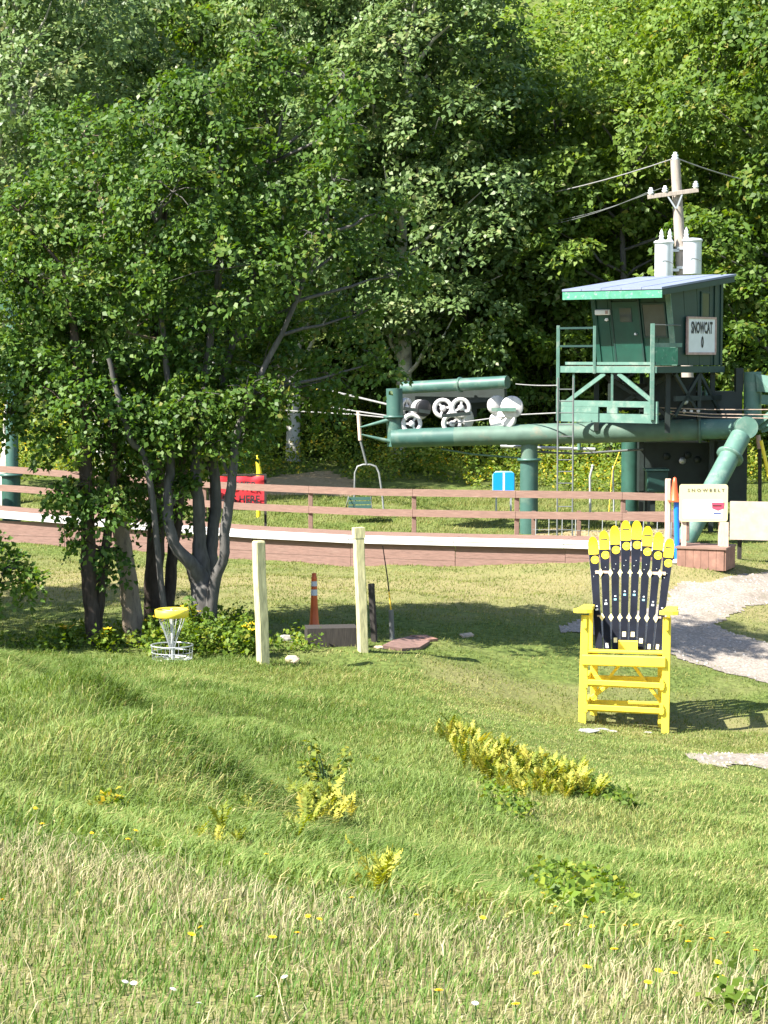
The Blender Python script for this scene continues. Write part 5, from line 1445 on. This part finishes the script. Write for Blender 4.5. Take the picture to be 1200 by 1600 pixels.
ROWS = {82: "second forest row", 93: "third forest row", 108: "rearmost forest row"}
KINDNAME = {"maple": "dark green maple", "aspen": "grey green aspen", "beech": "yellow green beech"}
for D_, n_, x0, x1, kinds in ((82, 9, -140, 1340, ["maple_a", "aspen_a", "maple_b", "aspen_b", "maple_a", "beech_a", "beech_b", "beech_a", "beech_b"]),
                              (93, 9, -160, 1360, ["aspen_b", "maple_b", "aspen_a", "maple_a", "beech_a", "beech_b", "beech_a", "beech_b", "beech_a"]),
                              (108, 9, -160, 1360, ["maple_b", "aspen_a", "beech_a", "maple_a", "aspen_b", "beech_b", "beech_a", "beech_b", "beech_a"])):
    for j in range(n_):
        px_ = x0 + (x1 - x0) * (j + rr.uniform(.2, .8)) / n_
        if D_ > 90 and j == 5: continue
        sp = kinds[j].split("_")[0]
        plant_tree(kinds[j], px_, D_ + rr.uniform(-3, 3), (rr.uniform(.95, 1.2), rr.uniform(.95, 1.15)), rr.uniform(-.9, .9),
                   KINDNAME[sp] + " in the " + ROWS[D_] + " " + COLS[j], "forest trees on the hillside")

plant_tree("maple_b", -470, 32.0, (.62, .62), .4, "maple just outside the left edge whose shade darkens the lawn", None)
plant_tree("maple_a", -560, 36.5, (.6, .62), .2, "second maple outside the left edge behind the first", None)

# far wooded hillside
def far_wood():
    rng = np.random.default_rng(77)
    n = 2600
    D = rng.uniform(125, 230, n); x = rng.uniform(-.24, .24, n) * D
    z = H(x, D) + rng.uniform(2.5, 8.5, n)
    cs = np.c_[x, D, z]; nr = np.c_[rng.normal(0, .4, n), rng.normal(-.3, .4, n), np.ones(n)]; nr /= np.linalg.norm(nr, axis=1, keepdims=True)
    v, lo, si, ti = spray_leaves(cs, nr, rng.uniform(1.0, 2.0, n), 22, .55, rng, thick=.3)
    o = fast_mesh("distant_forest", v, lo, si, M_BEECH, ti)
    tag(o, "distant pale green wooded hillside above the nearer trees", "forest", kind="stuff")
far_wood()

# --- the clump of lawn trees on the left
def clump_tree(name, label, stems, limbs, lobes, bark, seed, D0, leaf=.108, dens=10.0, k=54, mat=None):
    rng = np.random.default_rng(seed); rr = random.Random(seed)
    base = G(stems[0][0][0], stems[0][0][1])
    root = thing(name, label, "tree", base, "clump of lawn trees")
    mb = MB(); stem_pts = []
    for st in stems:
        pts = [P(px, py, D0 + (st_d)) for (px, py, r, st_d) in st]; rad = [r * D0 / FPX for (_, _, r, _) in st]
        pts[0].z = min(pts[0].z, hz(pts[0].x, pts[0].y) - .05)
        # resample smoothly
        P2, R2 = [], []
        for i in range(len(pts) - 1):
            p0 = pts[max(i - 1, 0)]; p1 = pts[i]; p2 = pts[i + 1]; p3 = pts[min(i + 2, len(pts) - 1)]
            for q in range(5):
                t = q / 5; t2, t3 = t * t, t * t * t
                P2.append(.5 * ((2 * p1) + (p2 - p0) * t + (2 * p0 - 5 * p1 + 4 * p2 - p3) * t2 + (3 * p1 - p0 - 3 * p2 + p3) * t3) + Vector((rr.uniform(-1, 1), rr.uniform(-1, 1), 0)) * .012)
                R2.append((rad[i] * (1 - t) + rad[i + 1] * t) * rr.uniform(.95, 1.05))
        P2.append(pts[-1]); R2.append(rad[-1]); stem_pts += P2[len(P2) // 3:]
        mb.tube(P2, R2, 10)
    L3 = []
    for (px, py, r, dd) in lobes:
        c = P(px, py, D0 + dd); rm = r * D0 / FPX
        L3.append((tuple(c), (rm * 1.05, rm * 1.05, rm * .9)))
    ends = [P(st[-1][0], st[-1][1], D0 + st[-1][3]) for st in stems] + [P(st[-2][0], st[-2][1], D0 + st[-2][3]) for st in stems]
    for c, r in L3:
        c = Vector(c); e = min(stem_pts, key=lambda q: (q - c).length + max(0, q.z - c.z + .45) * 2.5)
        mb.tube(curved(e, c, 4, .2, rr), [.035, .03, .025, .018, .008], 5)
        for q in range(7):
            t = c + Vector((rr.uniform(-1, 1), rr.uniform(-1, 1), rr.uniform(-.6, .8))) * r[0] * .8
            mb.tube([c, c.lerp(t, .5) + Vector((0, 0, .05)), t], [.012, .009, .004], 4)
    mb.build("trunk", bark, root)
    cs, ns, rs = lobe_sprays(L3, dens, rng, (.22, .46), .6, .4)
    v, lo, si, ti = spray_leaves(cs, ns, rs, k, leaf, rng, jit=.55, thick=.13, droop=.4, wid=.34)
    fast_mesh("crown", v, lo, si, mat or M_CLUMP, ti, root)
    return root
clump_tree("lawn_tree", "grey multi stemmed tree of the clump, rightmost and closest to the basket",
    [[(320, 985, 23, 0), (318, 930, 20, 0), (312, 905, 17, 0), (298, 880, 11, -.2), (272, 850, 9, -.3), (262, 800, 8.5, -.3), (265, 740, 8, -.2), (268, 690, 7, -.1), (262, 600, 5, 0), (250, 470, 4, 0), (240, 330, 3, 0)],
     [(320, 960, 16, .1), (316, 900, 15, .1), (312, 850, 11, .1), (310, 790, 9.5, 0), (305, 730, 9, 0), (312, 660, 8, .1), (325, 560, 6, .2), (340, 430, 4, .2), (350, 280, 3, .2)],
     [(322, 960, 14, .2), (328, 900, 12, .25), (332, 840, 10, .3), (338, 770, 9, .4), (330, 700, 8, .4), (345, 600, 6, .5), (400, 420, 4, .6), (420, 260, 3, .6)],
     [(325, 955, 12, -.1), (334, 915, 9, -.2), (350, 870, 8, -.3), (352, 830, 8.5, -.3), (362, 760, 7.5, -.3), (370, 680, 6.5, -.2), (400, 600, 5, -.1), (450, 500, 4, 0), (510, 350, 3, .1)],
     [(262, 800, 5, -.3), (232, 740, 5, -.5), (205, 690, 5, -.7), (190, 640, 4.5, -.8), (170, 560, 3.5, -.8)]], None,
    [(330, 215, 110, .3), (430, 300, 95, .5), (350, 420, 115, -.4), (515, 225, 62, .5), (545, 130, 42, .2), (540, 195, 46, -.2), (520, 285, 38, -.3), (488, 365, 34, -.3), (460, 430, 36, -.2), (545, 380, 66, 1.3), (455, 480, 70, 1.3), (565, 490, 56, 1.4), (395, 105, 66, .5), (405, 55, 38, .5), (270, 300, 105, -.5),
     (410, 575, 70, .6), (520, 590, 58, .9), (595, 565, 38, .8), (450, 595, 36, -.2), (300, 580, 85, .6), (470, 120, 56, .5), (240, 200, 85, .4), (625, 430, 46, 1.0), (440, 380, 52, .8), (340, 690, 50, .7), (390, 640, 50, .9), (330, 640, 58, .3), (270, 650, 55, -.2), (385, 670, 40, .2), (300, 700, 38, .9),
     (250, 685, 40, -.5), (300, 620, 56, -.6), (330, 695, 30, -.5), (215, 650, 45, -.6), (385, 610, 42, -.4), (285, 760, 24, -.2), (318, 150, 60, .1), (600, 330, 34, .6)],
    M_BARKG, 201, 34.3)
clump_tree("lawn_tree", "tan trunked tree of the clump beside the dark paired trunk",
    [[(212, 1003, 19, 0), (205, 950, 16, 0), (200, 900, 14.5, 0), (192, 850, 13.5, .1), (186, 800, 12.5, .2), (182, 730, 11, .3), (178, 640, 9, .3), (172, 520, 7, .2), (168, 400, 5, .2), (150, 250, 3, .1)]], None,
    [(150, 300, 110, .3), (120, 420, 115, -.4), (200, 520, 100, -.3), (110, 560, 95, .2), (80, 340, 85, .5), (180, 640, 70, .5), (60, 500, 80, 0), (225, 400, 90, -.7), (130, 210, 70, .5), (205, 730, 48, .6), (235, 790, 40, .7), (200, 680, 60, -.2), (160, 700, 45, .1), (215, 760, 34, .1), (150, 760, 30, .4)],
    M_BARKT, 202, 34.9)
clump_tree("lawn_tree", "dark trunked tree of the clump behind the disc basket",
    [[(240, 990, 19, .3), (240, 930, 16, .3), (243, 850, 14.5, .3), (244, 770, 13, .4), (242, 680, 11, .5), (238, 560, 8, .5), (250, 400, 5, .5), (270, 240, 3, .5)],
     [(262, 975, 10, .5), (267, 900, 9.5, .5), (275, 820, 9, .6), (285, 740, 8, .7), (300, 640, 6, .8), (330, 500, 4, .9)]], None,
    [(270, 470, 95, .9), (300, 660, 70, 1.2), (250, 720, 62, 1.2), (350, 520, 85, 1.2), (215, 600, 80, 1.0), (430, 500, 75, 1.3), (270, 800, 40, 1.0), (480, 620, 50, 1.3)],
    M_BARKD, 203, 35.4)
clump_tree("lawn_tree", "forked dark tree of the clump, leftmost with leafy sprouts on its stem",
    [[(148, 998, 11, 0), (142, 940, 12, 0), (138, 880, 12.5, 0), (136, 800, 10, 0), (132, 720, 10.5, 0), (128, 640, 9, .1), (118, 540, 7, .1), (100, 420, 4, .1)],
     [(150, 990, 8, .2), (157, 930, 8, .2), (164, 870, 8, .2), (172, 800, 6.5, .3), (178, 730, 5, .3), (170, 640, 4, .3)]], None,
    [(60, 600, 75, -.2), (130, 640, 62, -.5), (40, 440, 80, 0), (90, 690, 45, -.3), (20, 560, 60, .1), (15, 650, 48, -.2), (140, 755, 40, -.3), (130, 830, 34, -.3), (165, 870, 30, .2), (90, 770, 26, -.4), (165, 790, 32, -.2), (30, 330, 70, .4)],
    M_BARKD, 204, 34.0)
# leafy branch of a small tree just outside the left edge
clump_tree("young_tree", "small young tree at the left edge whose leafy branch reaches into view",
    [[(-70, 1010, 8, 0), (-66, 950, 7, 0), (-40, 905, 4, 0), (10, 888, 2.5, 0), (45, 892, 1.5, 0)], [(-66, 950, 6, 0), (-75, 860, 4, 0), (-90, 760, 2, 0)]], None,
    [(8, 885, 30, 0), (-35, 870, 45, 0), (-90, 780, 70, 0), (38, 903, 16, 0), (-20, 925, 28, -.1)],
    M_BARKG, 205, 32.5, mat=M_MAPLE)

# ------------------------------------------------------------------ undergrowth, weeds, bed plants
def weeds(name, label, cat, cen, rad, k, leaf, mat, seed, up=1.0, jit=.6, tintshift=0.0, thick=.5):
    rng = np.random.default_rng(seed)
    n = len(cen)
    nr = np.c_[rng.normal(0, .45, n), rng.normal(-.25, .45, n), np.full(n, up)]; nr /= np.linalg.norm(nr, axis=1, keepdims=True)
    v, lo, si, ti = spray_leaves(cen, nr, rad, k, leaf, rng, jit, thick, .2)
    o = fast_mesh(name, v, lo, si, mat, np.clip(ti + tintshift, 0, 1))
    return tag(o, label, cat, kind="stuff")
rng = np.random.default_rng(31)
# bank below the forest edge
n = 7000
D = rng.uniform(60.5, 79, n); x = rng.uniform(-.24, .24, n) * D
ok = ~pip(x, D, BARE_BANK) & (D > 62.0 + 1.3 * np.sin(x * .5 + 1) + .5 * np.sin(x * 1.7))
x, D = x[ok], D[ok]; n = len(x)
hgt = rng.uniform(.1, 1.0, n) ** 1.3 * (0.75 + .8 * np.clip((D - 65) / 8, 0, 1)) * (1 + .5 * np.sin(x * 1.3) * np.sin(D * .9))
weeds("undergrowth", "bright weeds and bramble covering the bank below the forest", "undergrowth", np.c_[x, D, H(x, D) + hgt], rng.uniform(.18, .42, n), 16, .115, M_WEED, 32, tintshift=.1)
# taller bushes that read as single shrubs along the bank
BUSH = [(505, 71.5, .9, 1.9, "rounded green bush on the bank left of the lift chair"), (415, 71.0, .8, 1.6, "dark leafy bush behind the red banner"), (700, 70.5, 1.1, 1.7, "spreading green bush on the bank below the sheave wheels"),
        (770, 68.5, 1.0, 1.3, "low bright bush behind the blue sign"), (890, 68.0, 1.0, 1.9, "bushy green shrub on the bank seen through the ladder"), (650, 66.5, .8, .9, "low dark bush at the foot of the bank"), (545, 69, .8, 1.2, "yellow green bush behind the lift chair"),
        (285, 70.5, .9, 1.8, "green bush behind the multi stemmed tree"), (955, 68, .8, 1.6, "shrub left of the shaded green post"), (1190, 68, 1.0, 1.9, "bush at the right edge below the mast")]
for i, (px_, D_, rw, hh, lb) in enumerate(BUSH):
    rng2 = np.random.default_rng(400 + i); b_ = on_ground(px_, D_)
    root = thing("bush", lb, "bush", b_, "bushes on the bank")
    mb = MB()
    for q in range(7):
        t = rng2.uniform(0, 6.28); mb.tube([b_ - UPZ * .05, b_ + Vector((math.cos(t) * rw * .3, math.sin(t) * rw * .3, hh * .45)), b_ + Vector((math.cos(t) * rw * .6, math.sin(t) * rw * .6, hh * .85))], [.03, .02, .008], 5)
    mb.build("stems", M_BARKD, root)
    lob = [((b_.x + rng2.uniform(-.5, .5) * rw, b_.y + rng2.uniform(-.5, .5) * rw, b_.z + hh * rng2.uniform(.3, .75)), (rw * .55, rw * .55, hh * .3)) for q in range(6)]
    cs, ns_, rs = lobe_sprays(lob, 16, rng2, (.16, .32), .7)
    v, lo, si, ti = spray_leaves(cs, ns_, rs, 16, .13, rng2)
    fast_mesh("foliage", v, lo, si, M_BEECH if i % 3 == 1 else M_MAPLE, ti, root)

# bed of mixed plants at the feet of the clump
bed = []
for px0, px1, py0, py1, n_, hmax in ((-60, 120, 1008, 1020, 40, .14), (55, 235, 992, 1020, 130, .26), (235, 400, 990, 1030, 420, .48), (400, 500, 995, 1022, 40, .16)):
    for q in range(n_):
        g_ = G(rng.uniform(px0, px1), rng.uniform(py0, py1)); bed.append((g_.x, g_.y, g_.z + rng.uniform(.03, hmax)))
bed = np.array(bed)
weeds("bed_plants", "mixed leafy perennials growing round the feet of the tree clump", "plants", bed, rng.uniform(.08, .2, len(bed)), 12, .085, M_WEED, 35, tintshift=-.1)

def stalk_plant(px, py, h, nst, label, flower=None, seed=0, leaf=.13, lean=.25):
    rr = random.Random(seed); b_ = G(px, py); rngp = np.random.default_rng(seed)
    root = thing("flowering_plant", label, "plant", b_)
    mb = MB(); tips = []; cen = []
    for q in range(nst):
        t = rr.uniform(0, 6.28); hh = h * rr.uniform(.7, 1.05)
        tip = b_ + Vector((math.cos(t) * lean * hh, math.sin(t) * lean * hh, hh)); mb.tube([b_ - UPZ * .03, b_.lerp(tip, .5) + UPZ * hh * .08, tip], [.012, .009, .005], 5); tips.append(tip)
        for s_ in np.linspace(.15, .95, 7): cen.append(b_.lerp(tip, s_))
    mb.build("stems", M_STEM, root)
    cen = np.array([list(c) for c in cen]); nr = np.c_[rngp.normal(0, .5, len(cen)), rngp.normal(-.2, .5, len(cen)), np.ones(len(cen))]; nr /= np.linalg.norm(nr, axis=1, keepdims=True)
    v, lo, si, ti = spray_leaves(cen, nr, np.full(len(cen), .09), 5, leaf, rngp, .5, .3, .3, .28)
    fast_mesh("foliage", v, lo, si, M_WEED, np.clip(ti - .05, 0, .9), root)
    if flower:
        for tip in tips:
            m = MB()
            for q in range(6):
                t = q * 1.047 + rr.random(); a = Vector((math.cos(t), math.sin(t), .25)).normalized(); w = Vector((-math.sin(t), math.cos(t), 0))
                m.add([tip, tip + a * .05 + w * .018, tip + a * .085 + UPZ * .01, tip + a * .05 - w * .018], [(0, 1, 2, 3)])
            m.build("bloom", flower, root)
stalk_plant(383, 1030, .55, 4, "upright plant with yellow blooms left of the nearest timber post", M_DAND, 51)
stalk_plant(396, 1026, .6, 3, "slender yellow flowered plant touching the nearest timber post", M_DAND, 52)
stalk_plant(302, 1012, .68, 5, "leafy plant with orange yellow blooms just right of the basket pole", M_SKIO, 53)
stalk_plant(312, 1015, .85, 5, "taller leafy sapling right of the disc basket", None, 54)
stalk_plant(102, 1014, .35, 5, "low plant with orange blooms left of the tan trunk", M_SKIO, 55)
stalk_plant(240, 1012, .5, 5, "bushy plant with dull yellow blooms behind the basket tray", M_DAND, 56)
stalk_plant(160, 1016, .36, 5, "low yellow flowered plant at the foot of the forked tree", M_DAND, 57)

# ------------------------------------------------------------------ grass
def blades(name, label, x, y, h, w, lean_v, tint, mat, seed, seg=2, zoff=0.0, leanr=.35):
    rng = np.random.default_rng(seed); n = len(x)
    z = H(x, y) + zoff - .01
    a = rng.uniform(0, 2 * np.pi, n)
    sx, sy = np.cos(a) * w * .5, np.sin(a) * w * .5
    lx = lean_v[0] * h + rng.normal(0, leanr, n) * h; ly = lean_v[1] * h + rng.normal(0, leanr, n) * h
    b = np.c_[x, y, z]
    s = np.c_[sx, sy, np.zeros(n)]
    mid = b + np.c_[lx * .35, ly * .35, h * .58]
    L = np.sqrt(lx ** 2 + ly ** 2)
    tip = b + np.c_[lx, ly, np.maximum(h * .25, h - .32 * L)]
    if seg == 2:
        v = np.stack([b - s, b + s, mid - s * .75, mid + s * .75, tip], 1).reshape(-1, 3)
        base = np.arange(n)[:, None] * 5
        lo = (base + np.array([0, 1, 3, 2, 2, 3, 4])).ravel(); si = np.tile([4, 3], n); nv = 5
    else:
        v = np.stack([b - s, b + s, tip], 1).reshape(-1, 3)
        lo = (np.arange(n)[:, None] * 3 + np.array([0, 1, 2])).ravel(); si = np.full(n, 3); nv = 3
    o = fast_mesh(name, v, lo, si, mat, np.repeat(np.clip(tint, 0, 1), nv))
    return tag(o, label, "grass", kind="stuff")

def scatter(n, D0, D1, rng, mar=1.22, pw=1.0):
    D = (rng.uniform(0, 1, n) ** (1 / (1 + pw))) * (D1 - D0) + D0 if pw != 1 else np.sqrt(rng.uniform(D0 ** 2, D1 ** 2, n))
    x = rng.uniform(-1, 1, n) * (.19 * mar * D + 1.5)
    return x, D
def patch(x, y, sx, ph):
    return np.sin(x * sx + ph + 1.3 * np.sin(y * sx * .8 + ph)) * np.sin(y * sx * 1.2 - ph + 1.1 * np.sin(x * sx * .7))
RIDX = np.array([P(p, q, d).x for p, q, d in ((-400, 1230, 9.2), (0, 1290, 8.6), (300, 1345, 8.1), (600, 1405, 7.4), (900, 1465, 6.9), (1200, 1520, 6.4), (1600, 1580, 6.0))])
RIDY = np.array([9.2, 8.6, 8.1, 7.4, 6.9, 6.4, 6.0])
def ridge(x): return np.interp(x, RIDX, RIDY) - .75 + .16 * np.sin(x * 2.3) + .1 * np.sin(x * 5.1 + 1)

rng = np.random.default_rng(61)
x, y = scatter(152000, 4.4, 9.3, rng)
rd = ridge(x) - y
keep = rd > -.9 * rng.uniform(0, 1, len(x)) ** 1.5 - .1; x, y, rd = x[keep], y[keep], rd[keep]
dryp = .15 + .34 * np.exp(-(rd / 1.1) ** 2) + .22 * patch(x, y, 2.2, .4) + .10 * patch(x, y, 7, 2) + .12 * (x > .3)
t = np.where(rng.uniform(0, 1, len(x)) < dryp, rng.uniform(.58, 1, len(x)), rng.uniform(0, .55, len(x)))
h = rng.uniform(.025, .07, len(x)) * (1 + .3 * np.exp(-(rd / .8) ** 2))
blades("near_grass", "half dry mown grass of the near bank in front of the viewer", x, y, h, rng.uniform(.003, .0065, len(x)), (.18, .05), t, M_GRASSN, 62)
# thin straw seed stalks standing above it
x, y = scatter(2300, 4.6, 9.2, rng); k_ = ridge(x) - y > -.3; x, y = x[k_], y[k_]
blades("straw_stalks", "thin straw coloured seed stalks standing above the near grass", x, y, rng.uniform(.10, .21, len(x)), np.full(len(x), .003), (.1, 0), rng.uniform(.75, 1, len(x)), M_GRASSN, 63)

# long wind-swept grass on the slope beyond
x, y = scatter(375000, 6.2, 32.2, rng)
rd = y - ridge(x)
pth = on_path(x + rng.normal(0, .16, len(x)), y + rng.normal(0, .35, len(x)))
keep = (rd > .3 - 1.6 * rng.uniform(0, 1, len(x)) ** 3) & ~pth; x, y, rd = x[keep], y[keep], rd[keep]
# the mown strip near the chair is short, the slope left of it long
longf = np.clip(1.15 - np.clip((y - 20) / 10, 0, 1) * np.clip((x + .2) / 2.0, 0, 1) * 1.2 - np.clip((x - .6) / 2.5, 0, 1) * .55, .15, 1.1)
dip = np.exp(-((y - (12.5 - 3.0 * x)) / 2.4) ** 2) * (x < .4) * (x > -5)
h = (.04 + .075 * longf * (1 + 1.2 * dip) * np.clip(.35 + rd / 2.5, .35, 1)) * rng.uniform(.65, 1.2, len(x)) * (1 + .3 * patch(x, y, 1.1, .7)) * (1 + .25 * dip)
t = .40 + .20 * patch(x, y, .8, 2) + .10 * patch(x, y, 2.6, 5) - .30 * dip + rng.normal(0, .16, len(x)) + .16 * (1 - longf)  # dip: blades coloured darker along the ditch, standing in for shade among long grass
dd = rng.uniform(0, 1, len(x)) < (.08 + .14 * (1 - longf) + .16 * (patch(x, y, .9, 4) > .25)); t[dd] = rng.uniform(.75, 1, dd.sum())
blades("long_grass", "long wind swept green grass on the slope beyond the near bank", x, y, h, rng.uniform(.006, .012, len(x)), (.3 + .3 * patch(x, y, .7, 3) + .3 * dip, -.15 + .35 * patch(x, y, .9, 6)), t, M_GRASSM, 64, leanr=.55)

# lawn
x, y = scatter(205000, 30.5, 62, rng, 1.1)
pth = on_path(x + rng.normal(0, .16, len(x)), y + rng.normal(0, .35, len(x)))
keep = ~pth & ~pip(x, y, BARE_BANK) & (patch(x, y, 1.6, 8) < rng.uniform(.45, 1.2, len(x))); x, y = x[keep], y[keep]
t = .34 + .38 * np.clip(dryness(x, y), 0, 1) + .18 * patch(x, y, .7, 1) + .16 * patch(x, y, 2.5, 3) + rng.normal(0, .16, len(x))
blades("lawn_grass", "mown lawn grass between the chair, the ramp and the trees", x, y, rng.uniform(.03, .075, len(x)) * np.where(y > 53, 1.9, 1), rng.uniform(.016, .03, len(x)), (.25, -.05), t, M_LAWN, 65, seg=1)

# ------------------------------------------------------------------ yellow ferns and broad-leaved weeds on the slope
def ferns(label, pts, L, seed, mat=M_FERN, nfr=9, group=None, tlo=.1, thi=.95):
    """One patch of fern fronds: a curved rib with paired leaflets."""
    rng = np.random.default_rng(seed); V, LO, SI, TI = [], [], [], []; nv = 0
    for (bx, by, bz) in pts:
        Lp = L * rng.uniform(.55, 1.15); bx += rng.normal(0, .07); by += rng.normal(0, .16); tp = rng.uniform(-.05, .3)
        for f in range(rng.integers(4, nfr + 2)):
            a = rng.uniform(0, 6.28); l = Lp * rng.uniform(.6, 1.15); out = rng.uniform(.12, .5)
            d = np.array([np.cos(a), np.sin(a), 0]); wv = np.array([-np.sin(a), np.cos(a), 0]); tn = rng.uniform(tlo, thi) + tp
            m = 11
            for s in range(m):
                q = (s + .5) / m
                c = np.array([bx, by, bz]) + d * l * out * q ** 1.4 + np.array([0, 0, l * (q - .38 * q * q)])
                wl = l * .10 * math.sin(math.pi * min(1, .12 + q * .9)) ** .8
                for sd in (-1, 1):
                    e = c + wv * sd * wl + d * wl * .35 + np.array([0, 0, wl * .15 + rng.normal(0, .01)])
                    th = np.array([0, 0, l * .030]) + d * l * .02
                    V += [c - th, c + th, e]; LO += [nv, nv + 1, nv + 2]; SI.append(3); TI += [tn + rng.normal(0, .06)] * 3; nv += 3
    o = fast_mesh("fern_patch", np.array(V), LO, SI, mat, np.clip(TI, 0, 1))
    tag(o, label, "ferns", group, "stuff")
def gpts(poly, n, seed):
    rr = random.Random(seed); out = []
    xs = [p[0] for p in poly]; ys = [p[1] for p in poly]
    while len(out) < n:
        a, b = rr.uniform(min(xs), max(xs)), rr.uniform(min(ys), max(ys))
        if pip(np.array([a]), np.array([b]), poly)[0]:
            g_ = G(a, b); out.append((g_.x, g_.y, g_.z))
    return out
ferns("large patch of yellowed ferns on the slope left of the chair", gpts([(690, 1155), (720, 1158), (800, 1195), (860, 1215), (925, 1235), (920, 1250), (850, 1252), (800, 1255), (770, 1225), (720, 1185)], 215, 1), .42, 71, tlo=-.1, thi=.9)
ferns("yellow fern patch under the small seedling shrub", gpts([(400, 1290), (450, 1270), (530, 1275), (540, 1300), (500, 1320), (430, 1318)], 36, 2), .46, 72, tlo=.0, thi=.85)
ferns("small sparse yellow fern tuft in the ditch grass", gpts([(315, 1320), (350, 1310), (360, 1335), (330, 1342)], 6, 3), .26, 73, tlo=.1, thi=.6)
ferns("low yellow fern tuft just beyond the near bank", gpts([(570, 1390), (615, 1380), (618, 1402), (580, 1405)], 7, 4), .22, 74, tlo=.1, thi=.7)
ferns("faint yellow fern sprig high on the slope", gpts([(560, 1190), (590, 1190), (585, 1204)], 4, 6), .22, 75, tlo=.05, thi=.5)

# small seedling shrub with bronze leaves
b_ = G(512, 1240)
sh_ = thing("seedling_shrub", "small bronze topped shrub seedling above the yellow ferns", "shrub", b_)
mb = MB(); rng2 = np.random.default_rng(81); cen = []
for q in range(8):
    t_ = rng2.uniform(0, 6.28); tip = b_ + Vector((math.cos(t_) * .2, math.sin(t_) * .2, rng2.uniform(.2, .46))); mb.tube([b_, b_.lerp(tip, .5) + UPZ * .04, tip], [.009, .007, .004], 5); cen += [list(b_.lerp(tip, s_)) for s_ in (.5, .75, 1.0)]
mb.build("stems", M_STEM, sh_)
cen = np.array(cen); nr = np.c_[rng2.normal(0, .4, len(cen)), rng2.normal(-.2, .4, len(cen)), np.ones(len(cen))]; nr /= np.linalg.norm(nr, axis=1, keepdims=True)
v, lo, si, ti = spray_leaves(cen, nr, np.full(len(cen), .09), 8, .065, rng2, .4, .3, .3, .38)
fast_mesh("foliage", v, lo, si, M_WEED, np.clip(ti + .28, 0, .93), sh_)

def broad(label, poly, n, hh, leaf, seed, shift=-.1):
    rr = np.random.default_rng(seed); pts = np.array(gpts(poly, n, seed)); pts[:, 2] += rr.uniform(.02, hh, n)
    weeds("broadleaf_weeds", label, "weeds", pts, rr.uniform(.05, .12, n), 8, leaf, M_WEED, seed + 1, tintshift=shift, thick=.4)
broad("mat of broad leaved clover and weeds at the foot of the slope", [(820, 1400), (850, 1365), (900, 1358), (965, 1385), (985, 1440), (900, 1440), (840, 1425)], 170, .10, .05, 91)
broad("dark broad leaves trailing from the right end of the fern patch", [(880, 1245), (930, 1225), (1010, 1262), (990, 1270), (930, 1258)], 60, .12, .07, 92, -.2)
broad("broad leaved weeds below the left part of the fern patch", [(735, 1228), (770, 1240), (830, 1270), (820, 1290), (790, 1285)], 50, .12, .06, 93)
broad("dandelion leaves in the near grass at the bottom edge", [(1125, 1585), (1160, 1572), (1200, 1578), (1200, 1600), (1130, 1600)], 22, .03, .035, 94)
broad("yellowing broad leaf rosette in the ditch at the left", [(147, 1262), (170, 1255), (196, 1264), (185, 1274), (155, 1274)], 22, .08, .05, 95, .32)

# dandelions: each head on its own stem
def dandelion(mat, r, h):
    root = thing("dandelion", None, None, (0, 0, 0))
    mb = MB(); mb.tube([(0, 0, -.03), (.004, 0, h * .5), (0, 0, h)], .0022, 5); mb.build("stem", M_STEM, root)
    m = MB()
    for ring_, (rr_, zz_, n_) in enumerate(((1.0, .0, 13), (.7, .22, 10), (.38, .36, 7))):
        for q in range(n_):
            t = 2 * math.pi * q / n_ + ring_ * .3; a = Vector((math.cos(t), math.sin(t), 0)); w = Vector((-math.sin(t), math.cos(t), 0))
            c0_ = Vector((0, 0, h + zz_ * r * .6)); e = c0_ + a * r * rr_ + UPZ * r * .12
            m.add([c0_, c0_ + a * r * rr_ * .6 + w * r * .2 + UPZ * r * .1, e, c0_ + a * r * rr_ * .6 - w * r * .2 + UPZ * r * .1], [(0, 1, 2, 3)])
    m.build("flower_head", mat, root)
    return root
DN = [(1140, 1470), (1058, 1468), (945, 1450), (905, 1460), (1000, 1462), (862, 1442), (868, 1432), (838, 1406), (822, 1392), (970, 1462), (930, 1464), (960, 1502), (1050, 1540), (1018, 1548), (912, 1540), (882, 1468), (685, 1582), (848, 1546),
      (425, 1490), (415, 1353), (8, 1435), (490, 1465), (552, 1430), (484, 1462), (325, 1464), (648, 1460), (1075, 1488), (1100, 1492), (1175, 1515), (1115, 1520), (198, 1331), (140, 1316), (66, 1303), (50, 1272), (205, 1310), (1128, 1546), (808, 1600), (460, 1488), (290, 1492), (1010, 1560), (750, 1455)]
protoD = dandelion(M_DAND, .013, .075)
rr = random.Random(9)
for i, (a, b) in enumerate(DN):
    g_ = G(a, b + 14)
    o = protoD if i == 0 else dup(protoD)
    s_ = rr.uniform(.75, 1.15) * (1.15 if i == 0 else 1)
    o.location = g_; o.rotation_euler = (rr.uniform(-.1, .35), rr.uniform(-.3, .3), rr.uniform(0, 6)); o.scale = (s_, s_, rr.uniform(.8, 1.15))
    tag(o, "yellow dandelion flower head standing in the near grass", "dandelion", "dandelions in the near grass")
protoP = dandelion(M_PUFF, .011, .05); protoP.name = "clover_flower"
for i, (a, b) in enumerate([(210, 1553), (188, 1558), (306, 1592), (410, 1582), (452, 1546), (740, 1590), (262, 1575), (216, 1402)]):
    o = protoP if i == 0 else dup(protoP)
    if i: o.name = "clover_flower.%03d" % i
    o.location = G(a, b + 10); o.rotation_euler = (0.3, 0, i * 1.3)
    tag(o, "small white clover flower low in the near grass", "clover flower", "white clover flowers in the near grass")
